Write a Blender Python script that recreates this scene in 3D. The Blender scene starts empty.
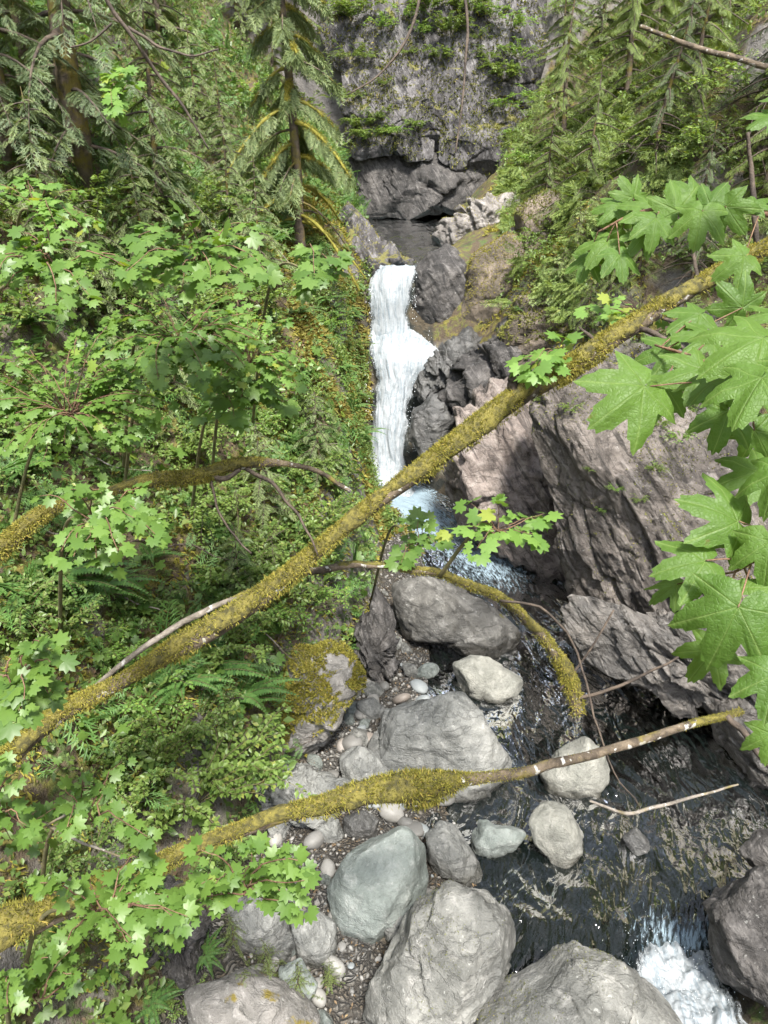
import bpy, bmesh, math, random
import numpy as np
rng = np.random.default_rng(11)
random.seed(5)
SC = bpy.context.scene
COL = SC.collection
F = 768.0
PITCH = math.radians(28.0)
CP, SP = math.cos(PITCH), math.sin(PITCH)

# ------------------------------------------------------------ view geometry (camera at the origin, on a footbridge)
def ray(px, py):
    a = (np.asarray(px, float) - 384.0) / F
    b = (512.0 - np.asarray(py, float)) / F
    return np.stack([a, CP + b * SP, -SP + b * CP], -1)
def at_d(px, py, d):
    return ray(px, py) * np.asarray(d, float)[..., None]
def at_y(px, py, Y):
    r = ray(px, py)
    return r * (np.asarray(Y, float) / r[..., 1])[..., None]
def project(p):
    p = np.asarray(p, float)
    d = p[..., 1] * CP - p[..., 2] * SP
    u = p[..., 1] * SP + p[..., 2] * CP
    return 384 + F * p[..., 0] / d, 512 - F * u / d, d
RIGHT = np.array([1.0, 0, 0]); UPV = np.array([0, SP, CP]); FWD = np.array([0, CP, -SP])

# ------------------------------------------------------------ noise
def h3(x, y, z, seed=0):
    x = x.astype(np.int64); y = y.astype(np.int64); z = z.astype(np.int64)
    h = (x * 374761393 + y * 668265263 + z * 2147483647 + seed * 1274126177) & 0xFFFFFFFF
    h = ((h ^ (h >> 13)) * 1274126177) & 0xFFFFFFFF
    h = ((h ^ (h >> 16)) * 2246822519) & 0xFFFFFFFF
    return ((h ^ (h >> 15)) & 0xFFFFFF) / float(0x1000000)
def vnoise(p, seed=0):
    p = np.asarray(p, float)
    i = np.floor(p); f = p - i
    f = f * f * f * (f * (f * 6 - 15) + 10)
    x, y, z = i[..., 0], i[..., 1], i[..., 2]
    r = 0
    for dx in (0, 1):
        for dy in (0, 1):
            for dz in (0, 1):
                w = (f[..., 0] if dx else 1 - f[..., 0]) * (f[..., 1] if dy else 1 - f[..., 1]) * (f[..., 2] if dz else 1 - f[..., 2])
                r = r + w * h3(x + dx, y + dy, z + dz, seed)
    return r * 2 - 1
def fbm(p, octs=4, gain=0.5, seed=0):
    p = np.asarray(p, float)
    a, s, n = 1.0, 0.0, 0.0
    for o in range(octs):
        s = s + a * vnoise(p, seed + o * 17); n += a
        p = p * 2.03 + 7.3; a *= gain
    return s / n
def worley(p, seed=0):
    p = np.asarray(p, float)
    i = np.floor(p)
    f1 = np.full(p.shape[:-1], 9.0); f2 = f1.copy(); idv = np.zeros_like(f1)
    for dx in (-1, 0, 1):
        for dy in (-1, 0, 1):
            for dz in (-1, 0, 1):
                c = i + np.array([dx, dy, dz])
                q = np.stack([h3(c[..., 0], c[..., 1], c[..., 2], seed + k) for k in (1, 2, 3)], -1) + c
                d = np.sqrt(((q - p) ** 2).sum(-1))
                hid = h3(c[..., 0], c[..., 1], c[..., 2], seed + 9)
                near = d < f1
                f2 = np.where(near, f1, np.minimum(f2, d))
                idv = np.where(near, hid, idv)
                f1 = np.where(near, d, f1)
    return f1, f2, idv
def facet(p, seed=0, tilt=1.0):
    """broken rock: every cell of a jittered lattice is a plane of its own height and slope"""
    p = np.asarray(p, float); i = np.floor(p)
    f1 = np.full(p.shape[:-1], 9.0); f2 = f1.copy(); h = np.zeros_like(f1)
    for dx in (-1, 0, 1):
        for dy in (-1, 0, 1):
            for dz in (-1, 0, 1):
                c = i + np.array([dx, dy, dz]); x, y, z = c[..., 0], c[..., 1], c[..., 2]
                v = p - (np.stack([h3(x, y, z, seed + k) for k in (1, 2, 3)], -1) * .9 + .05 + c)
                d = np.abs(v).sum(-1) * .6 + np.sqrt((v ** 2).sum(-1)) * .4
                hh = (h3(x, y, z, seed + 4) - .5) + tilt * sum((h3(x, y, z, seed + 5 + k) - .5) * v[..., k] for k in range(3))
                near = d < f1
                f2 = np.where(near, f1, np.minimum(f2, d)); h = np.where(near, hh, h); f1 = np.where(near, d, f1)
    return h, f2 - f1
def sstep(a, b, x):
    t = np.clip((x - a) / (b - a), 0, 1)
    return t * t * (3 - 2 * t)
def nrm(v):
    return v / np.maximum(np.linalg.norm(v, axis=-1, keepdims=True), 1e-9)

# ------------------------------------------------------------ mesh building
class MB:
    def __init__(s):
        s.v = []; s.f = []; s.n = 0; s.att = {}
    def add(s, v, f, **att):
        v = np.asarray(v, float).reshape(-1, 3); f = np.asarray(f, np.int64)
        if len(v) == 0: return s
        s.v.append(v); s.f.append(f + s.n)
        for k, a in att.items():
            s.att.setdefault(k, []).append((s.n, np.broadcast_to(np.asarray(a, float), (len(v),))))
        s.n += len(v)
        return s
    def mesh(s, name, mat, smooth=True, origin=(0, 0, 0)):
        me = bpy.data.meshes.new(name)
        V = np.concatenate(s.v) - np.asarray(origin, float) if s.v else np.zeros((0, 3))
        loops = []; starts = []; n = 0
        for f in s.f:
            k = f.shape[1]
            loops.append(f.reshape(-1)); starts.append(n + np.arange(len(f)) * k); n += f.size
        L = np.concatenate(loops); S = np.concatenate(starts)
        me.vertices.add(len(V)); me.vertices.foreach_set('co', V.astype(np.float32).ravel())
        me.loops.add(len(L)); me.loops.foreach_set('vertex_index', L.astype(np.int32))
        me.polygons.add(len(S)); me.polygons.foreach_set('loop_start', S.astype(np.int32))
        if smooth: me.polygons.foreach_set('use_smooth', np.ones(len(S), bool))
        for k, lst in s.att.items():
            a = np.zeros(len(V), np.float32)
            for st, arr in lst: a[st:st + len(arr)] = arr
            at = me.attributes.new(k, 'FLOAT', 'POINT'); at.data.foreach_set('value', a)
        me.update(calc_edges=True)
        me.validate()
        if mat: me.materials.append(mat)
        return me
    def build(s, name, mat, parent=None, smooth=True, origin=(0, 0, 0)):
        o = bpy.data.objects.new(name, s.mesh(name, mat, smooth, origin))
        COL.objects.link(o)
        if parent is not None: o.parent = parent
        elif any(origin): o.location = origin
        return o
def tag(o, label=None, cat=None, group=None, kind=None):
    if label: o['label'] = label
    if cat: o['category'] = cat
    if group: o['group'] = group
    if kind: o['kind'] = kind
    return o
def thing(name, label, cat, loc=(0, 0, 0), rotz=0, group=None):
    o = bpy.data.objects.new(name, None); COL.objects.link(o)
    o.empty_display_size = .2
    o.location = loc; o.rotation_euler = (0, 0, rotz)
    return tag(o, label, cat, group)
def dup(root, loc, rotz=0, scale=1.0, label=None):
    r = root.copy(); COL.objects.link(r); r.location = loc; r.rotation_euler = (0, 0, rotz)
    r.scale = (scale,) * 3
    if label: r['label'] = label
    for ch in root.children:
        c = ch.copy(); COL.objects.link(c); c.parent = r
    return r
def grid_faces(nu, nv, closed_v=False):
    i = np.arange(nu - 1)[:, None]; j = np.arange(nv if closed_v else nv - 1)[None, :]
    j2 = (j + 1) % nv
    a = i * nv + j; b = i * nv + j2; c = (i + 1) * nv + j2; d = (i + 1) * nv + j
    return np.stack([a, b, c, d], -1).reshape(-1, 4)
def smooth_path(P, n):
    """Catmull-Rom through the rows of P (any width), n samples."""
    P = np.asarray(P, float)
    if len(P) < 3:
        t = np.linspace(0, 1, n)[:, None]
        return P[0] * (1 - t) + P[-1] * t
    Q = np.vstack([2 * P[0] - P[1], P, 2 * P[-1] - P[-2]])
    u = np.linspace(0, len(P) - 1 - 1e-6, n); i = u.astype(int); t = (u - i)[:, None]
    p0, p1, p2, p3 = Q[i], Q[i + 1], Q[i + 2], Q[i + 3]
    return .5 * (2 * p1 + (p2 - p0) * t + (2 * p0 - 5 * p1 + 4 * p2 - p3) * t ** 2 + (3 * p1 - p0 - 3 * p2 + p3) * t ** 3)
def path_frames(P):
    T = nrm(np.gradient(P, axis=0))
    up = np.array([0.13, 0.2, 1.0]); A = nrm(np.cross(T, up)); B = np.cross(A, T)
    return T, A, B
def tube(P, R, segs=6):
    P = np.asarray(P, float); R = np.broadcast_to(np.asarray(R, float), (len(P),))
    T, A, B = path_frames(P)
    th = np.linspace(0, 2 * np.pi, segs, endpoint=False)
    V = P[:, None] + R[:, None, None] * (np.cos(th)[None, :, None] * A[:, None] + np.sin(th)[None, :, None] * B[:, None])
    V = V.reshape(-1, 3)
    f = grid_faces(len(P), segs, True)
    n = len(V)
    V = np.vstack([V, P[:1], P[-1:]])
    j = np.arange(segs); j2 = (j + 1) % segs
    c0 = np.stack([j2, j, np.full(segs, n), np.full(segs, n)], -1)[:, :3]
    b = (len(P) - 1) * segs
    c1 = np.stack([b + j, b + j2, np.full(segs, n + 1)], -1)
    return V, f, np.vstack([c0, c1])
def add_tube(mb, P, R, segs=6, **att):
    V, f, c = tube(P, R, segs)
    n0 = mb.n
    mb.add(V, f, **att)
    mb.f.append(c + n0)
def scatter(mb, tv, tf, pos, X, Y, Z, S, **att):
    """Copies of a small template: local axes X, Y, Z (n,3) with sizes S (n,) or (n,3)."""
    pos = np.asarray(pos); n = len(pos)
    if n == 0: return
    S = np.asarray(S, float)
    if S.ndim == 1: S = np.repeat(S[:, None], 3, 1)
    V = (pos[:, None] + tv[None, :, 0:1] * (X * S[:, :1])[:, None] + tv[None, :, 1:2] * (Y * S[:, 1:2])[:, None]
         + tv[None, :, 2:3] * (Z * S[:, 2:])[:, None])
    fs = (tf[None] + (np.arange(n) * len(tv))[:, None, None]).reshape(-1, tf.shape[1])
    at = {k: np.tile(a, n) if len(np.shape(a)) == 1 and len(a) == len(tv) else np.repeat(a, len(tv)) for k, a in att.items()}
    mb.add(V.reshape(-1, 3), fs, **at)
def frame_from(d, n):
    X = nrm(d); Y = nrm(np.cross(n, X)); Z = np.cross(X, Y)
    return X, Y, Z

# ------------------------------------------------------------ node material helper
class NT:
    def __init__(s, name):
        s.m = bpy.data.materials.new(name); s.m.use_nodes = True
        s.t = s.m.node_tree; s.t.nodes.clear()
    def n(s, typ, **kw):
        nd = s.t.nodes.new(typ)
        for k, v in kw.items():
            if k == 'i':
                for kk, vv in v.items():
                    if isinstance(vv, bpy.types.NodeSocket): s.t.links.new(vv, nd.inputs[kk])
                    else: nd.inputs[kk].default_value = vv
            else: setattr(nd, k, v)
        return nd
    def math(s, op, a, b=None, c=None, clamp=False):
        nd = s.n('ShaderNodeMath', operation=op, use_clamp=clamp)
        for k, v in enumerate((a, b, c)):
            if v is None: continue
            if isinstance(v, bpy.types.NodeSocket): s.t.links.new(v, nd.inputs[k])
            else: nd.inputs[k].default_value = v
        return nd.outputs[0]
    def noise(s, vec, scale, detail=4, rough=.55, dist=0.0):
        nd = s.n('ShaderNodeTexNoise', i={'Vector': vec, 'Scale': scale, 'Detail': detail, 'Roughness': rough, 'Distortion': dist})
        return nd.outputs['Fac']
    def voro(s, vec, scale, feature='F1', out='Distance'):
        return s.n('ShaderNodeTexVoronoi', feature=feature, i={'Vector': vec, 'Scale': scale}).outputs[out]
    def mapr(s, v, a, b, c=0.0, d=1.0, smooth=True):
        return s.n('ShaderNodeMapRange', interpolation_type='SMOOTHSTEP' if smooth else 'LINEAR',
                   i={'Value': v, 'From Min': a, 'From Max': b, 'To Min': c, 'To Max': d}).outputs[0]
    def mix(s, fac, a, b, mode='MIX'):
        nd = s.n('ShaderNodeMix', data_type='RGBA', blend_type=mode)
        for k, v in ((0, fac), (6, a), (7, b)):
            if isinstance(v, bpy.types.NodeSocket): s.t.links.new(v, nd.inputs[k])
            else: nd.inputs[k].default_value = v if k == 0 else (*v, 1) if len(v) == 3 else v
        return nd.outputs[2]
    def obj(s):
        return s.n('ShaderNodeTexCoord').outputs['Object']
    def scaled(s, vec, sc, rot=(0, 0, 0)):
        return s.n('ShaderNodeMapping', i={'Vector': vec, 'Scale': sc, 'Rotation': rot}).outputs[0]
    def bump(s, h, strength=.5, dist=.02, normal=None):
        i = {'Height': h, 'Strength': strength, 'Distance': dist}
        if normal is not None: i['Normal'] = normal
        return s.n('ShaderNodeBump', i=i).outputs[0]
    def geo(s, k):
        return s.n('ShaderNodeNewGeometry').outputs[k]
    def sep(s, v, k):
        return s.n('ShaderNodeSeparateXYZ', i={0: v}).outputs[k]
    def attr(s, k):
        return s.n('ShaderNodeAttribute', attribute_name=k).outputs['Fac']
    def out(s, sh, vol=None):
        o = s.n('ShaderNodeOutputMaterial')
        s.t.links.new(sh, o.inputs[0])
        return s.m
    def pbsdf(s, **kw):
        nd = s.n('ShaderNodeBsdfPrincipled')
        for k, v in kw.items():
            k = k.replace('_', ' ')
            if isinstance(v, bpy.types.NodeSocket): s.t.links.new(v, nd.inputs[k])
            else: nd.inputs[k].default_value = (*v, 1) if isinstance(v, tuple) and len(v) == 3 else v
        return nd.outputs[0]
# ------------------------------------------------------------ materials
MAT = {}
def rock_mat(name, c1, c2, light=(.42, .41, .39), moss=0.0, mossc=(.16, .14, .025), streak=(1, 1, 1), rough=.8, lich=.5, crack=1.0, wetz=None, fine=1.0, stain=.45, ridge=0.0):
    t = NT(name); o = t.obj(); g = t.sep(t.geo('Normal'), 2); pos = t.geo('Position')
    v = t.scaled(o, streak)
    big = t.noise(v, 1.1, 5, .6, .6); mid = t.noise(v, 4.5, 6, .62, .4); fin = t.noise(o, 38, 4, .65)
    vein = t.noise(t.scaled(v, (1, 1, 2.6), (.5, .3, .2)), 1.3, 6, .62, .6)
    if ridge > 0:
        dv = nrm(np.array((.85, .1, .5))); t1 = nrm(np.cross(dv, [.3, .9, .2])); t2 = np.cross(dv, t1)
        dt = [t.n('ShaderNodeVectorMath', operation='DOT_PRODUCT', i={0: o, 1: tuple(v_ * k)}).outputs['Value'] for v_, k in ((dv, 3.4), (t1, .55), (t2, .8))]
        rv = t.n('ShaderNodeCombineXYZ', i={0: dt[0], 1: dt[1], 2: dt[2]}).outputs[0]
        rg = t.noise(rv, 1.5, 6, .62, .5)
    c = t.mix(t.mapr(big, .35, .66), c1, c2)
    c = t.mix(t.math('MULTIPLY', t.mapr(mid, .5, .72), lich), c, light)
    c = t.mix(t.math('MULTIPLY', t.mapr(t.math('ABSOLUTE', t.math('SUBTRACT', vein, .5)), .02, .0), .35 * crack), c, tuple(x * .35 for x in c1))
    c = t.mix(t.mapr(mid, .46, .28, 0, .55), c, tuple(x * .45 for x in c1))
    c = t.mix(.55 * fine, c, t.mix(fin, (.25, .25, .25), (.8, .8, .8)), 'OVERLAY')
    c = t.mix(t.mapr(t.noise(t.scaled(o, (1, 1, .5)), 2.3, 6, .7, .3), .5 - .1 * (stain > .5), .68 - .06 * (stain > .5), 0, stain), c, tuple(x * (.5 if stain < .5 else .34) for x in c1))
    spk = t.mapr(t.noise(o, 16, 3, .5), .66, .72)
    c = t.mix(t.math('MULTIPLY', spk, .5 * lich), c, (.5, .5, .47))
    if ridge > 0:
        c = t.mix(t.mapr(rg, .47, .36, 0, .8), c, tuple(x * .3 for x in c1))
        c = t.mix(t.mapr(rg, .56, .70, 0, .5), c, light)
    rgh = rough
    if moss > 0:
        mm = t.math('ADD', t.math('MULTIPLY', g, .55), t.math('MULTIPLY', t.math('SUBTRACT', t.noise(o, 1.7, 5, .65), .5), 2.2))
        mm = t.mapr(mm, .95 - moss, 1.1 - moss)
        mc = t.mix(t.noise(o, 9, 4), tuple(x * .45 for x in mossc), tuple(x * 1.35 for x in mossc))
        c = t.mix(mm, c, mc)
    if wetz is not None:
        w = t.mapr(t.math('ADD', t.sep(pos, 2), t.math('MULTIPLY', t.noise(o, 2.5, 4), .5)), wetz + .5, wetz + .22)
        c = t.mix(w, c, t.mix(1.0, c, (.34, .33, .31), 'MULTIPLY'))
        rgh = t.mapr(w, 0, 1, rough, .22)
    h = t.math('ADD', t.math('MULTIPLY', mid, 1.1), t.math('MULTIPLY', fin, .3))
    h = t.math('ADD', h, t.math('MULTIPLY', t.mapr(t.math('ABSOLUTE', t.math('SUBTRACT', vein, .5)), .0, .03), .15 * crack))
    if ridge > 0: h = t.math('ADD', h, t.math('MULTIPLY', rg, ridge))
    return t.out(t.pbsdf(Base_Color=c, Roughness=rgh, Normal=t.bump(h, .9, .07)))
MAT['boulder'] = rock_mat('boulder_stone', (.115, .117, .110), (.225, .225, .208), light=(.34, .335, .315), lich=.6, wetz=-9.9, crack=1.1, moss=.06)
MAT['boulder_dry'] = rock_mat('boulder_dry', (.11, .11, .10), (.235, .232, .212), light=(.35, .34, .315), lich=.7, moss=.10, mossc=(.10, .095, .02), crack=1.0)
MAT['boulder_green'] = rock_mat('boulder_greenstone', (.145, .165, .15), (.24, .262, .242), light=(.36, .37, .345), lich=.5, wetz=-9.98, crack=.4)
MAT['boulder_tan'] = rock_mat('boulder_tan', (.155, .155, .133), (.26, .255, .222), light=(.36, .35, .315), lich=.5, wetz=-9.98, crack=.5)
MAT['boulder_mossy'] = rock_mat('boulder_mossy', (.13, .123, .112), (.23, .215, .198), light=(.36, .34, .32), lich=.7, moss=.36, mossc=(.17, .13, .02), wetz=-9.98)
MAT['boulder_dark'] = rock_mat('boulder_dark', (.045, .044, .042), (.10, .098, .092), light=(.2, .19, .18), rough=.4, lich=.4)
MAT['pink'] = rock_mat('pink_rock', (.125, .10, .087), (.235, .195, .170), light=(.31, .275, .245), lich=.5, crack=1.5, moss=.03, stain=.5, ridge=1.0)
MAT['wall'] = rock_mat('wall_rock', (.058, .049, .042), (.165, .141, .123), light=(.25, .225, .205), lich=.5, crack=1.2, moss=.14, mossc=(.13, .12, .03), wetz=-9.7, stain=.5, ridge=1.6)
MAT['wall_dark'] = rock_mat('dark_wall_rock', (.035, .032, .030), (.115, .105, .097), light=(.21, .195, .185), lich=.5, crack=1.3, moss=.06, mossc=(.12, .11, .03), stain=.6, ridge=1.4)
MAT['boulder_brown'] = rock_mat('boulder_brown', (.085, .08, .07), (.19, .182, .165), light=(.32, .31, .285), lich=.6, crack=1.2, moss=.12, mossc=(.12, .11, .025), wetz=-9.65, stain=.6)
MAT['wall_brown'] = rock_mat('brown_mossy_rock', (.085, .068, .05), (.19, .15, .112), light=(.26, .22, .18), lich=.3, moss=.3, mossc=(.13, .13, .03))
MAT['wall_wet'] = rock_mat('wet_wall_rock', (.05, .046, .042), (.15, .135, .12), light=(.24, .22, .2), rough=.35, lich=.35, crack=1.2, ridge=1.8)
MAT['cliff'] = rock_mat('cliff_rock', (.055, .050, .050), (.16, .148, .148), light=(.28, .268, .268), lich=.75, stain=.6, ridge=1.2, moss=.50, mossc=(.15, .14, .04), streak=(1.3, 1.3, .45), crack=1.6)
MAT['pool_ledge'] = rock_mat('ledge_rock', (.14, .126, .113), (.27, .247, .226), light=(.38, .355, .33), lich=.6, moss=.06, mossc=(.2, .16, .04))

def ground_mat():
    t = NT('ground_soil'); o = t.geo('Position'); g = t.sep(t.geo('Normal'), 2)
    n1 = t.noise(o, .9, 6, .62, .5); n2 = t.noise(o, 5, 6, .65); n3 = t.noise(o, 30, 4, .6)
    soil = t.mix(n2, (.035, .026, .017), (.14, .10, .06))
    moss = t.mix(n3, (.05, .05, .012), (.24, .20, .04))
    green = t.mix(n3, (.03, .05, .014), (.10, .15, .035))
    veg = t.mix(t.mapr(n1, .45, .62), moss, green)
    c = t.mix(t.mapr(n2, .44, .58), soil, veg)
    rock = t.mix(n2, (.05, .047, .043), (.26, .24, .225))
    c = t.mix(t.mapr(t.math('ADD', g, t.math('MULTIPLY', n1, .5)), .78, .58), c, rock)
    bar = t.attr('bar')
    o9 = t.n('ShaderNodeVectorMath', operation='ADD', i={0: o, 1: t.n('ShaderNodeVectorMath', operation='SCALE', i={0: t.n('ShaderNodeTexNoise', i={'Vector': o, 'Scale': 3.0}).outputs['Color'], 'Scale': .5}).outputs[0]}).outputs[0]
    vc = t.voro(o9, 13, 'F1', 'Color')
    peb = t.mix(t.sep(vc, 0), (.07, .064, .054), (.24, .23, .21))
    peb = t.mix(t.mapr(n1, .45, .6), peb, (.10, .08, .055))
    peb = t.mix(t.mapr(t.voro(o9, 13, 'DISTANCE_TO_EDGE'), .0, .12), (.035, .03, .024), peb)
    c = t.mix(bar, c, peb)
    bed = t.attr('bed')
    bc = t.mix(n2, (.022, .018, .012), (.13, .10, .06))
    bc = t.mix(t.mapr(t.noise(o, 1.3, 4), .45, .6), (.02, .022, .018), bc)
    c = t.mix(bed, c, bc)
    h = t.math('ADD', n2, t.math('MULTIPLY', n3, .4))
    h = t.math('ADD', h, t.math('MULTIPLY', t.math('MULTIPLY', t.mapr(t.voro(o9, 13, 'DISTANCE_TO_EDGE'), 0, .3), bar), 1.0))
    return t.out(t.pbsdf(Base_Color=c, Roughness=.88, Normal=t.bump(h, 1.0, .10)))
MAT['ground'] = ground_mat()

def water_mat(name, tint, deep, bd=.125, op=.45):
    t = NT(name); uv = t.n('ShaderNodeUVMap').outputs[0]; foam = t.attr('foam')
    r1 = t.noise(t.scaled(uv, (1.9, .8, 1)), 1.4, 2, .5, .9); r2 = t.noise(t.scaled(uv, (2, 1.0, 1)), 5.5, 2, .5, .6)
    h = t.math('ADD', r1, t.math('MULTIPLY', r2, .2))
    nb = t.bump(h, 1.0, bd)
    fr = t.n('ShaderNodeFresnel', i={'IOR': 1.36, 'Normal': nb}).outputs[0]
    gl = t.n('ShaderNodeBsdfGlossy', i={'Roughness': .04, 'Color': (1, 1, 1, 1), 'Normal': nb}).outputs[0]
    tr = t.n('ShaderNodeBsdfTransparent', i={'Color': (*tint, 1)}).outputs[0]
    df = t.n('ShaderNodeBsdfDiffuse', i={'Color': (*deep, 1)}).outputs[0]
    body = t.n('ShaderNodeMixShader', i={0: op, 1: tr, 2: df}).outputs[0]
    w = t.n('ShaderNodeMixShader', i={0: t.math('MULTIPLY_ADD', fr, 1.0, .0, True), 1: body, 2: gl}).outputs[0]
    fn = t.noise(t.scaled(uv, (4.5, 1.3, 1)), 4.2, 6, .72, .5)
    fm = t.mapr(t.math('ADD', fn, t.math('MULTIPLY', foam, .62)), .70, .92)
    wh = t.n('ShaderNodeBsdfDiffuse', i={'Color': (.20, .26, .30, 1), 'Normal': nb}).outputs[0]
    return t.out(t.n('ShaderNodeMixShader', i={0: fm, 1: w, 2: wh}).outputs[0])
MAT['water'] = water_mat('stream_water', (.30, .285, .22), (.008, .012, .011))
MAT['pool'] = water_mat('pool_water', (.14, .26, .26), (.04, .145, .165), .12, .8)
MAT['puddle'] = water_mat('puddle_water', (.55, .47, .34), (.02, .016, .01), .015)

def foam_mat():
    t = NT('white_water'); uv = t.n('ShaderNodeUVMap').outputs[0]
    s1 = t.noise(t.scaled(uv, (6, .6, 1)), 2.6, 6, .65, .2); s2 = t.noise(t.scaled(uv, (5, 3.2, 1)), 6, 5, .75, .4)
    m = t.math('ADD', t.math('MULTIPLY', s1, .6), t.math('MULTIPLY', s2, .4))
    c = t.mix(t.mapr(m, .36, .58), (.20, .245, .275), (.40, .425, .44))
    nb = t.bump(m, .7, .05)
    d = t.pbsdf(Base_Color=c, Roughness=.45, Normal=nb)
    tl = t.n('ShaderNodeBsdfTranslucent', i={'Color': (.33, .37, .39, 1), 'Normal': nb}).outputs[0]
    w = t.n('ShaderNodeMixShader', i={0: .25, 1: d, 2: tl}).outputs[0]
    ed = t.attr('edge')
    a = t.mapr(t.math('ADD', m, t.math('MULTIPLY', ed, 1.0)), .28, .52)
    tr = t.n('ShaderNodeBsdfTransparent', i={'Color': (.85, .9, .92, 1)}).outputs[0]
    return t.out(t.n('ShaderNodeMixShader', i={0: a, 1: tr, 2: w}).outputs[0])
MAT['foam'] = foam_mat()

def leaf_mat(name, c1, c2, c3=None, yel=.06, trans=.35, rough=.42, vein=False, clump=1.2):
    t = NT(name); r = t.geo('Random Per Island'); o = t.geo('Position')
    rnd = t.n('ShaderNodeObjectInfo').outputs['Random']
    n = t.noise(o, clump, 3, .6)
    c = t.mix(t.mapr(t.math('ADD', t.math('MULTIPLY', r, .6), t.math('MULTIPLY', n, .55)), .2, .95), c1, c2)
    if c3: c = t.mix(t.mapr(r, 1 - yel, 1 - yel + .02), c, c3)
    if not vein:
        c = t.mix(t.math('MULTIPLY', rnd, .25), c, tuple(x * 1.5 for x in c2))
    nm = None; kw = {}
    if vein:
        vv = t.math('POWER', t.attr('vein'), 14.0)
        vv2 = t.math('POWER', t.attr('vein'), 3.0)
        c = t.mix(t.math('MULTIPLY', vv, .6), c, (.30, .40, .14))
        nz = t.noise(t.obj(), 26, 3, .5)
        net = t.mapr(t.voro(t.obj(), 75, 'DISTANCE_TO_EDGE'), 0, .14)
        c = t.mix(t.math('MULTIPLY', t.math('SUBTRACT', 1.0, net), .14), c, (.20, .30, .09))
        c = t.mix(t.math('MULTIPLY', rnd, .35), c, (.16, .26, .045))
        c = t.mix(t.mapr(t.noise(o, 9, 4, .6), .68, .74, 0, .7), c, (.16, .12, .04))
        nz = t.math('ADD', nz, t.math('MULTIPLY', net, .12))
        c = t.mix(.5, c, t.mix(nz, (.3, .3, .3), (.7, .7, .7)), 'OVERLAY')
        nm = t.bump(t.math('ADD', t.math('MULTIPLY', vv2, -.6), t.math('MULTIPLY', nz, .8)), .5, .02)
        kw['Normal'] = nm
    d = t.pbsdf(Base_Color=c, Roughness=rough, Specular_IOR_Level=.4, **kw)
    tc = t.mix(1.0, c, (1.5, 1.45, .55), 'MULTIPLY')
    tl = t.n('ShaderNodeBsdfTranslucent', i={'Color': tc}).outputs[0]
    return t.out(t.n('ShaderNodeMixShader', i={0: trans, 1: d, 2: tl}).outputs[0])
MAT['maple'] = leaf_mat('vine_maple_leaf', (.06, .122, .022), (.125, .21, .042), (.20, .25, .04), .025, .4)
MAT['maple_pale'] = leaf_mat('pale_maple_leaf', (.09, .175, .034), (.18, .30, .065), (.24, .28, .05), .1, .4)
MAT['bigleaf'] = leaf_mat('bigleaf_maple_leaf', (.045, .105, .016), (.105, .195, .032), None, 0, .48, .5, True)
MAT['shrub'] = leaf_mat('shrub_leaf', (.065, .115, .022), (.165, .235, .058), (.22, .24, .06), .06, .35)
MAT['shrub_dark'] = leaf_mat('dark_shrub_leaf', (.042, .08, .018), (.12, .18, .045), (.15, .18, .05), .05, .3)
MAT['fern'] = leaf_mat('fern_frond', (.038, .095, .022), (.10, .19, .045), (.15, .12, .04), .04, .3, .5)
MAT['hemlock'] = leaf_mat('hemlock_needles', (.08, .122, .045), (.235, .29, .118), (.18, .17, .08), .05, .25, .55)
MAT['hemlock_dark'] = leaf_mat('dark_hemlock_needles', (.05, .082, .038), (.165, .215, .10), (.13, .11, .055), .06, .2, .55)
MAT['cedar'] = leaf_mat('cedar_sprays', (.078, .128, .032), (.235, .30, .085), (.21, .23, .06), .07, .28, .5)
MAT['moss'] = leaf_mat('moss_tufts', (.09, .092, .016), (.31, .28, .05), (.33, .25, .06), .08, .3, .8, clump=3)
MAT['moss_orange'] = leaf_mat('orange_moss_tufts', (.095, .082, .018), (.27, .225, .05), (.2, .2, .05), .2, .3, .8, clump=2)
MAT['moss_green'] = leaf_mat('green_moss_tufts', (.06, .07, .015), (.17, .18, .035), (.24, .2, .05), .08, .3, .8, clump=2)
MAT['litter'] = leaf_mat('dry_leaf_litter', (.07, .045, .025), (.2, .14, .08), (.28, .2, .1), .1, .15, .8)

def bark_mat(name, c1, c2, c3=None, moss=0.0, sc=1.0):
    t = NT(name); o = t.obj()
    n = t.noise(o, 6 * sc, 6, .65, .5); f = t.noise(o, 40 * sc, 4, .6)
    c = t.mix(t.mapr(n, .35, .65), c1, c2)
    if c3: c = t.mix(t.mapr(t.noise(o, 11 * sc, 4, .5), .60, .66), c, c3)
    if moss: c = t.mix(t.mapr(t.math('ADD', t.noise(o, 2.2 * sc, 5, .6), moss), .5, .62), c, t.mix(f, (.06, .05, .01), (.24, .19, .035)))
    return t.out(t.pbsdf(Base_Color=c, Roughness=.85, Normal=t.bump(t.math('ADD', n, t.math('MULTIPLY', f, .5)), .9, .03)))
MAT['bark'] = bark_mat('conifer_bark', (.05, .038, .028), (.14, .105, .08), moss=.02)
MAT['bark_log'] = bark_mat('fallen_log_bark', (.045, .033, .022), (.15, .115, .078), (.38, .37, .34), moss=-.04)
MAT['bark_pale'] = bark_mat('pale_stick_bark', (.10, .085, .065), (.24, .21, .18), (.36, .35, .33), moss=-.03)
MAT['twig'] = bark_mat('dark_twig', (.035, .026, .02), (.10, .075, .055))
MAT['twig_green'] = bark_mat('green_stem', (.10, .10, .04), (.18, .15, .07))
MAT['twig_red'] = bark_mat('reddish_stem', (.10, .05, .03), (.20, .12, .07))
MAT['moss_skin'] = bark_mat('moss_skin', (.045, .04, .01), (.17, .145, .028), sc=2)
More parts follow.
